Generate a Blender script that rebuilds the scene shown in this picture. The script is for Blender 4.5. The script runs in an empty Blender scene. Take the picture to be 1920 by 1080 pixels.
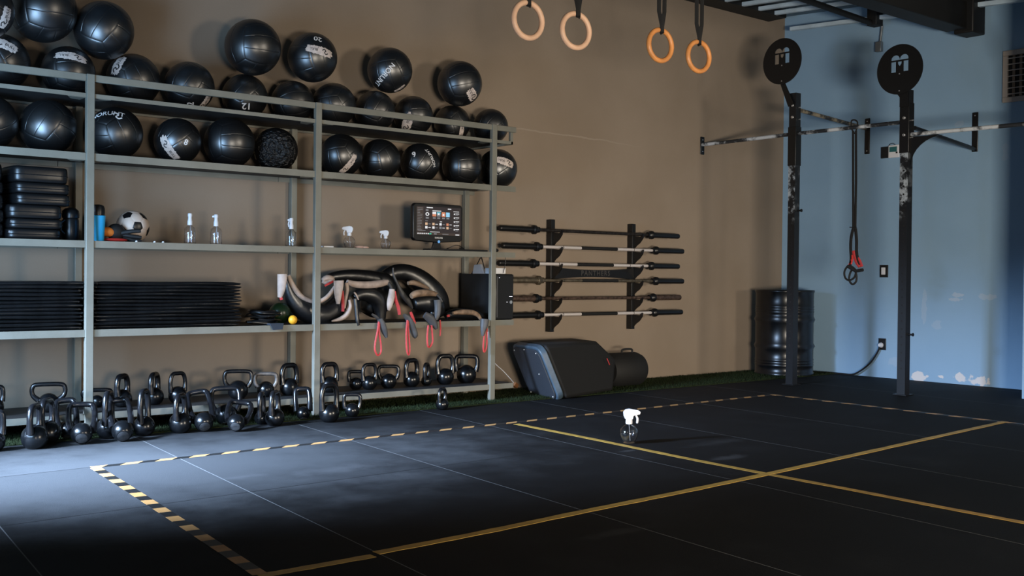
import bpy, bmesh, math, random
import numpy as np
from mathutils import Vector, Matrix, Euler
random.seed(7)
D = bpy.data
C = bpy.context.scene.collection
SC = bpy.context.scene
# ------------------------------------------------------------------ camera
YAW, PITCH, ROLL, FPX, CAMZ = math.radians(50.0815), math.radians(-0.649), math.radians(0.5813), 2037.07, 0.95
_f = Vector((math.cos(YAW)*math.cos(PITCH), math.sin(YAW)*math.cos(PITCH), math.sin(PITCH)))
_r0 = Vector((math.sin(YAW), -math.cos(YAW), 0.0)); _u0 = _r0.cross(_f)
CR = math.cos(ROLL)*_r0 + math.sin(ROLL)*_u0
CU = -math.sin(ROLL)*_r0 + math.cos(ROLL)*_u0
CF = _f
CO = Vector((0, 0, CAMZ))
cam = D.objects.new('camera', D.cameras.new('camera')); C.objects.link(cam); SC.camera = cam
cam.data.sensor_width = 36; cam.data.lens = FPX/1920*36; cam.data.clip_start = .05
cam.matrix_world = Matrix(((CR.x, CU.x, -CF.x, CO.x), (CR.y, CU.y, -CF.y, CO.y), (CR.z, CU.z, -CF.z, CO.z), (0, 0, 0, 1)))
# ------------------------------------------------------------------ light and exposure
SC.view_settings.view_transform = 'Standard'; SC.view_settings.look = 'None'
SC.view_settings.exposure = 0.0; SC.view_settings.gamma = 1.0; SC.view_settings.use_curve_mapping = False
wd = D.worlds.new('dim_room'); SC.world = wd; wd.use_nodes = True
wd.node_tree.nodes['Background'].inputs[0].default_value = (.55, .62, .72, 1)
wd.node_tree.nodes['Background'].inputs[1].default_value = 0.018
def area(name, loc, target, sx, sy, watt, col, spread=180):
    l = D.lights.new(name, 'AREA'); l.shape = 'RECTANGLE'; l.size = sx; l.size_y = sy; l.energy = watt; l.color = col
    l.spread = math.radians(spread)
    o = D.objects.new(name, l); C.objects.link(o); o.location = loc
    o.rotation_euler = (Vector(target)-Vector(loc)).to_track_quat('-Z', 'Y').to_euler()
    return o
area('daylight_side_door', (.30, 4.95, 1.20), (3.4, 9.2, 1.50), 1.15, 1.5, 68, (.40, .66, 1.0), 122)
area('daylight_side_window', (-.9, 5.45, 1.75), (2.3, 5.30, 0), .7, .6, 195, (.50, .69, 1.0), 50)
area('sunlit_ground_glow', (1.2, -1.7, .55), (8.0, 5.5, .45), 1.6, .6, 124, (1.0, .90, .76), 80)
area('daylight_rear_door', (7.2, -5.0, 1.5), (5.3, 7.0, -.5), 1.3, 1.3, 56, (1.0, .88, .72), 66)
# ------------------------------------------------------------------ helpers
def at(px, py, **k):
    d = CF + CR*((px-960)/FPX) - CU*((py-540)/FPX)
    (a, v), = k.items(); i = 'XYZ'.index(a)
    return CO + d*((v-CO[i])/d[i])
def depth(p): return (Vector(p)-CO).dot(CF)
def mscale(p): return depth(p)/FPX            # metres per photo pixel at p
W, RX, YF = 6.94, 9.5, 6.39
class MB:
    def __init__(s): s.v = []; s.f = []; s.mi = []
    def add(s, v, f, m=0):
        o = len(s.v); s.v += [tuple(p) for p in v]; s.f += [tuple(i+o for i in q) for q in f]; s.mi += [m]*len(f); return s
    def box(s, x0, x1, y0, y1, z0, z1, m=0):
        return s.add([(x, y, z) for z in (z0, z1) for y in (y0, y1) for x in (x0, x1)],
                     [(0, 2, 3, 1), (4, 5, 7, 6), (0, 1, 5, 4), (2, 6, 7, 3), (0, 4, 6, 2), (1, 3, 7, 5)], m)
    def obox(s, c, a, b, d, m=0):
        c, a, b, d = map(Vector, (c, a, b, d))
        return s.add([c+i*a+j*b+k*d for k in (-1, 1) for j in (-1, 1) for i in (-1, 1)],
                     [(0, 2, 3, 1), (4, 5, 7, 6), (0, 1, 5, 4), (2, 6, 7, 3), (0, 4, 6, 2), (1, 3, 7, 5)], m)
    def tube(s, pts, r, n=10, m=0, up=(0, 0, 1), flat=1.0, closed=False, caps=True):
        pts = [Vector(p) for p in pts]; k = len(pts)
        rs = r if isinstance(r, (list, tuple)) else [r]*k
        vs = []; u = Vector(up)
        for i in range(k):
            if closed: t = pts[(i+1) % k]-pts[i-1]
            else: t = pts[min(i+1, k-1)]-pts[max(i-1, 0)]
            t.normalize()
            a = u - t*u.dot(t)
            if a.length < 1e-3: a = t.orthogonal()
            a.normalize(); b = t.cross(a)
            u = a if flat == 1.0 else Vector(up)
            for j in range(n):
                th = 2*math.pi*(j+.5)/n
                vs.append(pts[i]+a*(rs[i]*math.cos(th)*flat)+b*(rs[i]*math.sin(th)))
        fs = []
        for i in range(k if closed else k-1):
            for j in range(n):
                A = i*n+j; B = i*n+(j+1) % n; i2 = (i+1) % k
                fs.append((A, B, i2*n+(j+1) % n, i2*n+j))
        if caps and not closed:
            fs.append(tuple(range(n-1, -1, -1))); fs.append(tuple((k-1)*n+j for j in range(n)))
        return s.add(vs, fs, m)
    def lathe(s, prof, n=24, o=(0, 0, 0), m=0, M=None):
        vs = []; fs = []; k = len(prof)
        for r, z in prof:
            for j in range(n):
                t = 2*math.pi*j/n; p = Vector((r*math.cos(t), r*math.sin(t), z))
                if M: p = M @ p
                vs.append(p+Vector(o))
        for i in range(k-1):
            for j in range(n): fs.append((i*n+j, i*n+(j+1) % n, (i+1)*n+(j+1) % n, (i+1)*n+j))
        if prof[0][0] > 1e-5: fs.append(tuple(range(n-1, -1, -1)))
        if prof[-1][0] > 1e-5: fs.append(tuple((k-1)*n+j for j in range(n)))
        return s.add(vs, fs, m)
    def prism(s, poly, to3, d, m=0):
        d = Vector(d); n = len(poly); P = [Vector(to3(*p)) for p in poly]
        s.add(P+[p+d for p in P], [tuple(range(n-1, -1, -1)), tuple(range(n, 2*n))]+[(i, (i+1) % n, n+(i+1) % n, n+i) for i in range(n)], m)
        return s
    def sphere(s, c, r, n=16, k=10, m=0, sq=(1, 1, 1)):
        prof = [(math.sin(math.pi*i/k), -math.cos(math.pi*i/k)) for i in range(k+1)]
        M = Matrix.Diagonal((r*sq[0], r*sq[1], r*sq[2]))
        prof[0] = (1e-6, -1); prof[-1] = (1e-6, 1)
        return s.lathe(prof, n, c, m, M)
    def xf(s, M):
        s.v = [tuple(M @ Vector(p)) for p in s.v]; return s
def mesh(name, mb, mats, smooth=True, angle=40):
    me = D.meshes.new(name); me.from_pydata(mb.v, [], mb.f)
    mats = mats if isinstance(mats, (list, tuple)) else [mats]
    for m in mats: me.materials.append(m)
    if len(mats) > 1: me.polygons.foreach_set('material_index', mb.mi)
    bm = bmesh.new(); bm.from_mesh(me); bmesh.ops.recalc_face_normals(bm, faces=bm.faces)
    if smooth:
        for f in bm.faces: f.smooth = True
        for e in bm.edges:
            if len(e.link_faces) == 2 and e.calc_face_angle(0) > math.radians(angle): e.smooth = False
    bm.to_mesh(me); bm.free(); me.update()
    return me
def tag(o, label=None, cat=None, group=None, kind=None):
    for k, v in (('label', label), ('category', cat), ('group', group), ('kind', kind)):
        if v: o[k] = v
    return o
def root(name, loc, label, cat, group=None, rot=(0, 0, 0)):
    o = D.objects.new(name, None); C.objects.link(o); o.location = loc; o.rotation_euler = rot
    o.empty_display_size = .05
    return tag(o, label, cat, group)
def obj(name, mb, mats, parent=None, world=True, smooth=True, bev=0, loc=None, angle=40, label=None):
    """one mesh object; with world=True vertices are in world space and moved into the (unrotated) parent's frame"""
    if parent and world:
        o = Vector(parent.location)
        pp = parent.parent
        while pp: o += Vector(pp.location); pp = pp.parent
        mb.v = [tuple(Vector(p)-o) for p in mb.v]
    elif loc is not None and world:
        mb.v = [tuple(Vector(p)-Vector(loc)) for p in mb.v]
    me = mesh(name, mb, mats, smooth, angle)
    ob = D.objects.new(name, me); C.objects.link(ob)
    if parent: ob.parent = parent
    if loc is not None: ob.location = loc
    if bev:
        m = ob.modifiers.new('bevel', 'BEVEL'); m.width = bev; m.segments = 2; m.limit_method = 'ANGLE'; m.angle_limit = math.radians(40)
        m.harden_normals = False
    if label: ob['label'] = label
    return ob
def solo(name, mb, mats, label, cat, group=None, bev=0, smooth=True, loc=None):
    if loc is None:
        xs = list(zip(*mb.v)); loc = (sum(xs[0])/len(xs[0]), sum(xs[1])/len(xs[1]), min(xs[2]))
    return tag(obj(name, mb, mats, None, True, smooth, bev, loc), label, cat, group)
def curve_geo(cu):
    o = D.objects.new('tmp_curve', cu); C.objects.link(o)
    dg = bpy.context.evaluated_depsgraph_get(); dg.update()
    me = D.meshes.new_from_object(o.evaluated_get(dg))
    v = [tuple(p.co) for p in me.vertices]; f = [tuple(p.vertices) for p in me.polygons]
    D.objects.remove(o); D.meshes.remove(me); D.curves.remove(cu)
    return v, f
def text_geo(s, size=1.0, bold=0.0, ext=0.0, spacing=1.0):
    cu = D.curves.new('tmp_text', 'FONT'); cu.body = s; cu.size = size; cu.align_x = 'CENTER'; cu.align_y = 'CENTER'
    cu.offset = bold; cu.extrude = ext; cu.space_character = spacing; cu.resolution_u = 3
    return curve_geo(cu)
def fill_geo(loops, ext):
    cu = D.curves.new('tmp_fill', 'CURVE'); cu.dimensions = '2D'; cu.fill_mode = 'BOTH'; cu.extrude = ext
    for L in loops:
        sp = cu.splines.new('POLY'); sp.points.add(len(L)-1)
        for p, q in zip(sp.points, L): p.co = (q[0], q[1], 0, 1)
        sp.use_cyclic_u = True
    return curve_geo(cu)
def cat(pts, n=6, closed=False):
    """Catmull-Rom through points (tuples of any length)"""
    P = [Vector(p) for p in pts]; k = len(P); out = []
    rng = range(k if closed else k-1)
    for i in rng:
        g = (lambda j: P[j % k]) if closed else (lambda j: P[max(0, min(k-1, j))])
        a, b, c, d = g(i-1), g(i), g(i+1), g(i+2)
        for s in range(n):
            t = s/n
            out.append(.5*((2*b)+(c-a)*t+(2*a-5*b+4*c-d)*t*t+(-a+3*b-3*c+d)*t*t*t))
    if not closed: out.append(P[-1])
    return out
# ------------------------------------------------------------------ materials
def mat(name, col, rough=.5, metal=0.0, noise=0.0, nscale=20.0, bump=0.0, bscale=60.0, col2=None, spec=.5, **kw):
    m = D.materials.new(name); m.use_nodes = True; nt = m.node_tree; b = nt.nodes['Principled BSDF']
    b.inputs['Roughness'].default_value = rough; b.inputs['Metallic'].default_value = metal
    b.inputs['Specular IOR Level'].default_value = spec
    for k, v in kw.items(): b.inputs[k.replace('_', ' ')].default_value = v
    tc = nt.nodes.new('ShaderNodeTexCoord')
    if noise or col2:
        n = nt.nodes.new('ShaderNodeTexNoise'); n.inputs['Scale'].default_value = nscale; n.inputs['Detail'].default_value = 5
        nt.links.new(tc.outputs['Object'], n.inputs['Vector'])
        r = nt.nodes.new('ShaderNodeValToRGB'); c2 = col2 or tuple(max(0, c*(1-noise)) for c in col); c1 = col if col2 else tuple(c*(1+noise) for c in col)
        r.color_ramp.elements[0].position = .35; r.color_ramp.elements[1].position = .65
        r.color_ramp.elements[0].color = (*c2, 1); r.color_ramp.elements[1].color = (*c1, 1)
        nt.links.new(n.outputs['Fac'], r.inputs['Fac']); nt.links.new(r.outputs['Color'], b.inputs['Base Color'])
    else: b.inputs['Base Color'].default_value = (*col, 1)
    if bump:
        n2 = nt.nodes.new('ShaderNodeTexNoise'); n2.inputs['Scale'].default_value = bscale; n2.inputs['Detail'].default_value = 4
        nt.links.new(tc.outputs['Object'], n2.inputs['Vector'])
        bp = nt.nodes.new('ShaderNodeBump'); bp.inputs['Strength'].default_value = bump; bp.inputs['Distance'].default_value = .004
        nt.links.new(n2.outputs['Fac'], bp.inputs['Height']); nt.links.new(bp.outputs['Normal'], b.inputs['Normal'])
    return m
class NT:
    """tiny node-expression helper"""
    def __init__(s, m): s.t = m.node_tree; s.b = s.t.nodes['Principled BSDF']
    def set(s, inp, v):
        if hasattr(v, 'is_linked'): s.t.links.new(v, inp)
        else: inp.default_value = v
    def math(s, op, a, b=0.0, c=None, clamp=False):
        n = s.t.nodes.new('ShaderNodeMath'); n.operation = op; n.use_clamp = clamp
        s.set(n.inputs[0], a); s.set(n.inputs[1], b)
        if c is not None: s.set(n.inputs[2], c)
        return n.outputs[0]
    def noise(s, vec, scale, detail=5, rough=.5):
        n = s.t.nodes.new('ShaderNodeTexNoise'); n.inputs['Scale'].default_value = scale; n.inputs['Detail'].default_value = detail
        n.inputs['Roughness'].default_value = rough
        s.t.links.new(vec, n.inputs['Vector']); return n.outputs['Fac']
    def mix(s, fac, a, b):
        n = s.t.nodes.new('ShaderNodeMix'); n.data_type = 'RGBA'
        s.set(n.inputs[0], fac); s.set(n.inputs[6], a); s.set(n.inputs[7], b); return n.outputs[2]
    def range(s, v, a, b, c=0.0, d=1.0):
        n = s.t.nodes.new('ShaderNodeMapRange'); n.interpolation_type = 'SMOOTHSTEP'
        s.set(n.inputs[0], v)
        for i, q in zip((1, 2, 3, 4), (a, b, c, d)): n.inputs[i].default_value = q
        return n.outputs[0]
    def coords(s, kind='Object'):
        tc = s.t.nodes.new('ShaderNodeTexCoord'); x = s.t.nodes.new('ShaderNodeSeparateXYZ')
        s.t.links.new(tc.outputs[kind], x.inputs[0]); return tc.outputs[kind], x.outputs
    def blob(s, vec, c, r):
        n = s.t.nodes.new('ShaderNodeVectorMath'); n.operation = 'SUBTRACT'; s.t.links.new(vec, n.inputs[0]); n.inputs[1].default_value = c
        m = s.t.nodes.new('ShaderNodeVectorMath'); m.operation = 'DIVIDE'; s.t.links.new(n.outputs[0], m.inputs[0]); m.inputs[1].default_value = r
        l = s.t.nodes.new('ShaderNodeVectorMath'); l.operation = 'LENGTH'; s.t.links.new(m.outputs[0], l.inputs[0])
        return l.outputs['Value']
    def bump(s, h, strength, dist=.004):
        n = s.t.nodes.new('ShaderNodeBump'); n.inputs['Strength'].default_value = strength; n.inputs['Distance'].default_value = dist
        s.t.links.new(h, n.inputs['Height']); s.t.links.new(n.outputs['Normal'], s.b.inputs['Normal'])
def raw(name, rough=.6, spec=.5):
    m = D.materials.new(name); m.use_nodes = True; b = m.node_tree.nodes['Principled BSDF']
    b.inputs['Roughness'].default_value = rough; b.inputs['Specular IOR Level'].default_value = spec
    return m, NT(m)
# taupe plaster wall
M_wl, n = raw('taupe_wall_paint', .85, .25); vec, xyz = n.coords()
f1 = n.range(n.noise(vec, 1.3, 6), .3, .7); f2 = n.noise(vec, 240, 2)
c = n.mix(f1, (.255, .200, .150, 1), (.292, .232, .178, 1)); c = n.mix(n.math('MULTIPLY', f2, .25), c, (.20, .15, .105, 1))
za, zb = at(968, 241, Y=W).z, at(1190, 273, Y=W).z                   # faint plaster joint beyond the shelf end
jz = n.math('SUBTRACT', xyz[2], n.math('ADD', n.math('MULTIPLY', n.math('SUBTRACT', xyz[0], 5.9), (zb-za)/1.45), n.math('ADD', za, n.math('MULTIPLY', n.math('SUBTRACT', n.noise(vec, 5, 4), .5), .05))))
jm = n.math('MULTIPLY', n.range(n.math('ABSOLUTE', jz), .003, .009, .35, 0), n.math('MULTIPLY', n.range(xyz[0], 5.7, 5.9), n.range(xyz[0], 6.6, 7.5, 1, 0)))
c = n.mix(jm, c, (.42, .36, .30, 1))
n.t.links.new(c, n.b.inputs['Base Color']); n.bump(n.noise(vec, 70, 6), .25, .003)
# blue-grey plaster wall with flaked and scuffed paint
M_wr, n = raw('blue_grey_wall_paint', .85, .25); vec, xyz = n.coords()
f1 = n.range(n.noise(vec, 1.6, 6), .3, .7); f2 = n.noise(vec, 240, 2)
c = n.mix(f1, (.25, .395, .55, 1), (.275, .425, .58, 1)); c = n.mix(n.math('MULTIPLY', f2, .25), c, (.17, .26, .36, 1))
warp = n.noise(vec, 14, 4)
for (px, py, rx, rz, amt) in ((1724, 706, .085, .055, 1), (1763, 706, .03, .018, 1), (1799, 707, .06, .05, 1), (1836, 714, .10, .045, 1), (1795, 553, .05, .02, .3), (1790, 562, .08, .02, .3), (1850, 557, .08, .03, .22), (1733, 580, .03, .16, .16), (1757, 610, .05, .05, .15), (1798, 232, .05, .03, .15), (1886, 280, .03, .10, .12), (1675, 678, .06, .04, .14)):
    p = at(px, py, X=RX)
    d = n.blob(vec, p, (1, rx, rz))
    msk = n.range(n.math('ADD', d, n.math('MULTIPLY', n.math('SUBTRACT', warp, .5), 2.6)), .75, 1.0, amt, 0)
    c = n.mix(msk, c, (.62, .60, .60, 1))
n.t.links.new(c, n.b.inputs['Base Color']); n.bump(n.noise(vec, 70, 6), .25, .003)
# black rubber floor tiles
M_fl, n = raw('black_rubber_tiles', .70, .12); vec, xyz = n.coords()
X, Y = xyz[0], xyz[1]
u = n.math('DIVIDE', n.math('SUBTRACT', n.math('SUBTRACT', X, n.math('MULTIPLY', n.math('SUBTRACT', Y, 4.3), .105)), 1.13), 1.02)
v = n.math('DIVIDE', n.math('SUBTRACT', n.math('SUBTRACT', Y, n.math('MULTIPLY', n.math('SUBTRACT', X, 1.1), .03)), 4.30), 1.02)
du = n.math('ABSOLUTE', n.math('SUBTRACT', n.math('FRACT', n.math('ADD', u, .5)), .5))
dv = n.math('ABSOLUTE', n.math('SUBTRACT', n.math('FRACT', n.math('ADD', v, .5)), .5))
tile = n.t.nodes.new('ShaderNodeTexWhiteNoise'); tile.noise_dimensions = '2D'
cmb = n.t.nodes.new('ShaderNodeCombineXYZ'); n.t.links.new(n.math('FLOOR', u), cmb.inputs[0]); n.t.links.new(n.math('FLOOR', v), cmb.inputs[1]); n.t.links.new(cmb.outputs[0], tile.inputs['Vector'])
dust = n.range(n.noise(vec, 2.2, 8, .65), .45, .75)
c = n.mix(dust, (.0070, .0070, .0074, 1), (.0125, .013, .014, 1))
c = n.mix(n.range(n.math('ADD', n.blob(vec, (1.9, 5.1, 0), (2.35, 1.35, 1)), n.math('MULTIPLY', n.math('SUBTRACT', n.noise(vec, 3.0, 7, .65), .5), 1.2)), .2, 1.2, .9, 0), c, (.066, .068, .071, 1))  # dusty tiles, with part of the daylight pool painted into their brightness
c = n.mix(n.math('MULTIPLY', tile.outputs['Value'], .25), c, (.007, .007, .0075, 1))
c = n.mix(n.range(n.noise(vec, 420, 2), .62, .72, 0, .35), c, (.04, .041, .044, 1))
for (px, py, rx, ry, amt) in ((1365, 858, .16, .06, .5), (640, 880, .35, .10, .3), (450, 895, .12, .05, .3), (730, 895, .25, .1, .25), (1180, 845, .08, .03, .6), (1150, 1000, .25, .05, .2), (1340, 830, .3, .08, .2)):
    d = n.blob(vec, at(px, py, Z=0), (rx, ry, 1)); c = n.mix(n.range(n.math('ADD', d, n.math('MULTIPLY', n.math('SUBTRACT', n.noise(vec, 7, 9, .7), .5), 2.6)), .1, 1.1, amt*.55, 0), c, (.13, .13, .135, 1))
c = n.mix(n.range(dv, .0025, .005, .9, 0), c, (.006, .006, .006, 1))
c = n.mix(n.range(du, .001, .0032, .75, 0), c, (.20, .20, .20, 1))
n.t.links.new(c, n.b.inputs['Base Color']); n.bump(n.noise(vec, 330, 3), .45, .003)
M_ceil = mat('dark_sheet_metal', (.10, .14, .17), .45, .6, noise=.3, nscale=4)
M_batt = mat('bluish_painted_steel', (.55, .68, .78), .45, .1, noise=.15, nscale=5)
M_beam = mat('black_painted_beam', (.005, .0048, .0048), .6)
M_shelf = mat('grey_green_enamel', (.205, .20, .165), .45, .1, col2=(.165, .16, .13), nscale=6, bump=.12)
M_shelfin = mat('dark_shelf_board', (.009, .0085, .008), .6, noise=.3, nscale=8)
M_bolt = mat('zinc_bolt', (.75, .75, .76), .3, .9)
M_ball, n = raw('black_leatherette', .37, 1.0); vec, xyz = n.coords()
n.b.inputs['IOR'].default_value = 1.62; n.b.inputs['Base Color'].default_value = (.0040, .0042, .0047, 1); n.bump(n.noise(vec, 40, 3), .03, .01)
M_ball2, n = raw('wrinkled_black_leatherette', .26, .6); vec, xyz = n.coords()
n.b.inputs['Base Color'].default_value = (.005, .005, .0055, 1); n.bump(n.noise(vec, 6, 5), .8, .05)
M_patch = mat('off_white_print', (.62, .52, .46), .55, noise=.12, nscale=9)
M_ink = mat('black_ink', (.02, .018, .018), .6)
M_white = mat('white_print', (.78, .76, .74), .5)
M_kb = mat('black_enamelled_iron', (.0032, .0036, .0042), .24, .0, noise=.3, nscale=30, bump=.04, bscale=30, spec=.6)
M_kbh = mat('worn_black_handle', (.006, .006, .007), .25, .1, noise=.4, nscale=25, bump=.08, spec=.7)
M_kbold = mat('rubbed_grey_handle', (.16, .14, .125), .4, .5, noise=.4, nscale=30)
M_kbbase = mat('scuffed_iron_base', (.030, .031, .033), .55, .1, noise=.5, nscale=40)
M_matv = mat('black_vinyl_mat', (.005, .0052, .0056), .30, noise=.3, nscale=14, bump=.35, bscale=22)
M_cush = mat('black_vinyl_pad', (.0048, .0049, .0053), .33, bump=.3, bscale=10)
M_glass = mat('clear_plastic', (.97, .98, 1.0), .04, IOR=1.08, Transmission_Weight=1.0, Coat_Weight=1.0, Coat_Roughness=.08, Coat_IOR=1.6)
M_wplas = mat('white_plastic', (.70, .70, .72), .4)
M_blue = mat('cyan_plastic', (.03, .40, .75), .35)
M_blackp = mat('black_plastic', (.006, .006, .0065), .35)
M_matte = mat('matte_black', (.0042, .004, .004), .7)
M_red = mat('red_webbing', (.42, .028, .026), .6, noise=.15, nscale=60)
M_redp = mat('red_cloth', (.55, .03, .02), .8)
M_orange = mat('orange_cloth', (.75, .22, .03), .8)
M_soc = mat('soccer_white', (.56, .44, .355), .55, noise=.08, nscale=5)
M_green = mat('dark_green_rubber', (.007, .018, .006), .3)
M_yel = mat('yellow_rubber', (.75, .36, .02), .5, noise=.1, nscale=40)
M_beige = mat('beige_leather', (.42, .32, .26), .6, noise=.2, nscale=16, bump=.2)
M_brown = mat('worn_brown_leather', (.22, .14, .085), .6, noise=.35, nscale=22, bump=.2)
M_greyl = mat('grey_leather', (.055, .053, .053), .5, noise=.2, nscale=20)
M_bag = mat('black_leather_bag', (.005, .0052, .006), .36, bump=.8, bscale=13, spec=1.0)
M_chrome = mat('polished_steel', (.88, .80, .76), .48, .55)
M_dsteel = mat('dark_oxidised_steel', (.045, .038, .034), .4, .7, noise=.4, nscale=40)
M_rsteel = mat('brown_rusted_steel', (.10, .065, .05), .5, .6, noise=.5, nscale=40)
M_brass = mat('olive_worn_steel', (.17, .14, .10), .42, .7, noise=.3, nscale=30)
M_rackm = mat('black_powder_coat', (.0052, .0052, .0056), .38)
M_spk = mat('speaker_rim', (.055, .085, .115), .45, noise=.2, nscale=15)
M_spkc = mat('black_speaker_cover', (.0040, .0038, .0038), .75, bump=.3, bscale=12)
M_grille = mat('dark_grille', (.03, .034, .042), .6, bump=.6, bscale=200)
M_barrel = mat('black_drum_paint', (.005, .0055, .0065), .28, .1, noise=.3, nscale=12, bump=.06, bscale=8)
M_ring_lit = mat('lit_birch_ring', (.80, .50, .33), .42, noise=.10, nscale=14)  # left pair of rings, light from the left put into the pale tone
M_ring_shaded = mat('shaded_birch_ring', (.72, .29, .085), .38, noise=.15, nscale=14)  # right pair of rings, weaker light painted as a deeper orange
M_strap = mat('black_webbing', (.0045, .0042, .0042), .8)
M_rig, n = raw('chalked_black_steel', .42, .5); vec, xyz = n.coords()
ch = n.range(n.noise(vec, 11, 8, .7), .48, .62, 0, .85)
zone = n.math('MULTIPLY', n.range(xyz[2], 1.42, 1.55), n.range(xyz[2], 1.98, 2.02, 1, 0))
tcn = n.t.nodes.new('ShaderNodeTexCoord'); sxn = n.t.nodes.new('ShaderNodeSeparateXYZ'); n.t.links.new(tcn.outputs['Normal'], sxn.inputs[0])
zone = n.math('MULTIPLY', zone, n.range(sxn.outputs[0], -.9, -.5, 1.0, .12))
n.t.links.new(n.mix(n.math('MULTIPLY', ch, zone), (.0065, .007, .0085, 1), (.42, .47, .52, 1)), n.b.inputs['Base Color'])
M_chalk, n = raw('chalked_bar', .5, .4); vec, xyz = n.coords()
ch = n.range(n.noise(vec, 4.5, 6, .6), .46, .56, 0, .9)
n.t.links.new(n.mix(ch, (.02, .022, .026, 1), (.60, .63, .66, 1)), n.b.inputs['Base Color'])
M_chalk2, n = raw('rusty_chalked_bar', .5, .4); vec, xyz = n.coords()
ch = n.range(n.noise(vec, 9, 6, .6), .42, .6, 0, .9)
n.t.links.new(n.mix(ch, (.02, .02, .02, 1), (.30, .25, .17, 1)), n.b.inputs['Base Color'])
M_vent = mat('cream_painted_grille', (.42, .37, .33), .5)
M_ventin = mat('dark_duct', (.01, .009, .008), .8)
M_slat = mat('brown_slat', (.22, .15, .10), .5)
M_ytape = mat('yellow_floor_tape', (.46, .27, .05), .5, noise=.18, nscale=12)
M_htape = mat('pale_orange_tape', (.46, .235, .08), .5, noise=.1, nscale=30)
M_btape = mat('black_tape', (.006, .006, .006), .5)
M_turf, n = raw('green_turf', .8, .2); vec, xyz = n.coords()
n.t.links.new(n.mix(n.noise(vec, 30, 3), (.006, .010, .003, 1), (.020, .032, .008, 1)), n.b.inputs['Base Color'])
M_cloth = mat('peach_cloth', (.62, .42, .35), .8)
M_metalbox = mat('galvanised_box', (.25, .27, .28), .4, .7)
M_teal = mat('teal_display', (.02, .12, .13), .3)
def emis(name, col, s):
    m = D.materials.new(name); m.use_nodes = True; b = m.node_tree.nodes['Principled BSDF']
    b.inputs['Base Color'].default_value = (.01, .01, .01, 1); b.inputs['Roughness'].default_value = .25
    b.inputs['Emission Color'].default_value = (*col, 1); b.inputs['Emission Strength'].default_value = s; return m
M_scr = [emis('screen_dark', (.030, .022, .022), 1), emis('screen_white', (.8, .8, .82), 1), emis('screen_grey', (.20, .20, .21), 1), emis('screen_cyan', (.12, .42, .52), 1),
         emis('screen_orange', (.65, .24, .13), 1), emis('screen_sky', (.30, .62, .85), 1), emis('screen_teal', (.05, .45, .30), 1), emis('screen_side', (.055, .038, .03), 1), emis('screen_tan', (.7, .45, .28), 1)]
M_led = emis('white_led', (.9, .9, 1), 2)
M_sky = emis('blue_sticker_glow', (.2, .5, .95), .8)
# ------------------------------------------------------------------ the room
def struct(name, mb, m, bev=0, smooth=False):
    o = obj(name, mb, m, None, True, smooth, bev); o['kind'] = 'structure'; return o
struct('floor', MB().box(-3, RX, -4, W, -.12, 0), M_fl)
struct('wall_left', MB().box(-3, RX+.15, W, W+.15, -.12, 4.2), M_wl)
struct('wall_right', MB().box(RX, RX+.15, -1.5, W, -.12, 4.2), M_wr)
struct('added_shade_pillar', MB().box(8.78, RX, 3.0, 4.07, 0, 3.4), M_wr)  # unseen pillar, added to throw the dark band on the right wall
# corrugated sheet roof falling slightly towards the room
CZ = lambda y: 3.63 + .06*(y-6.94)
mb = MB(); xs = []; k = 0; x = -3.0
while x < RX-.001:
    for dx, h in ((0, 0), (.05, .05), (.12, .05), (.17, 0)):
        if x+dx < RX: xs.append((x+dx, h))
    x += .26
xs.append((RX, 0))
for y in (W, -4):
    for x, h in xs: mb.v.append((x, y, CZ(y)+.06+h))
K = len(xs)
for i in range(K-1): mb.f.append((i, i+1, K+i+1, K+i)); mb.mi.append(0)
struct('ceiling', mb, M_ceil)
struct('trim_1', MB().box(5.5, 9.22, 6.72, W, CZ(6.72)-.02, 4.0), M_beam)          # dark beam along the left wall
# steel battens under the roof, running along the right wall
def batten(x, z_off, label, w=.035, y1=6.72):
    y0 = 4.1 if x > 8.7 else 1.0
    mb = MB().obox((x, (y0+y1)/2, (CZ(y0)+CZ(y1))/2+z_off), (w/2, 0, 0), (0, (y1-y0)/2, .06*(y1-y0)/2), (0, 0, .02))
    solo('steel_batten', mb, M_batt, label, 'ceiling bar', 'steel battens under the roof', bev=.004)
names = ['lowest bluish steel batten under the roof nearest the right wall', 'second bluish steel batten from the right wall under the roof', 'third bluish steel batten from the right wall under the roof',
         'fourth bluish steel batten from the right wall under the roof', 'fifth bluish steel batten from the right wall under the roof', 'bluish steel batten farthest from the right wall, by the dark beam']
for i, nm in enumerate(names):
    batten(9.3-.26*i, (-.12 if i == 0 else .0), nm, .05 if i == 0 else .04)
z = 3.39
r = root('steel_pipe', (8.5, 5.75, z), 'thin dark pipe with a square end bracket below the roof battens', 'pipe')
obj('pipe_body', MB().tube([(6.6, 5.70, 3.45), (9.30, 5.765, 3.385)], .028, 10), M_beam, r)
obj('end_bracket', MB().box(9.22, 9.34, 5.70, 5.80, 3.36, 3.54), M_beam, r, bev=.006)
r = root('roof_beam', (8.3, 4.95, 3.2), 'thick black beam under the roof ending near the right wall', 'beam')
obj('beam_body', MB().box(3.5, 9.22, 4.80, 5.00, 3.165, 3.40), M_beam, r, bev=.01)
obj('end_post', MB().box(9.20, 9.42, 4.74, 4.92, 3.13, 3.52), M_beam, r, bev=.012)
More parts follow.
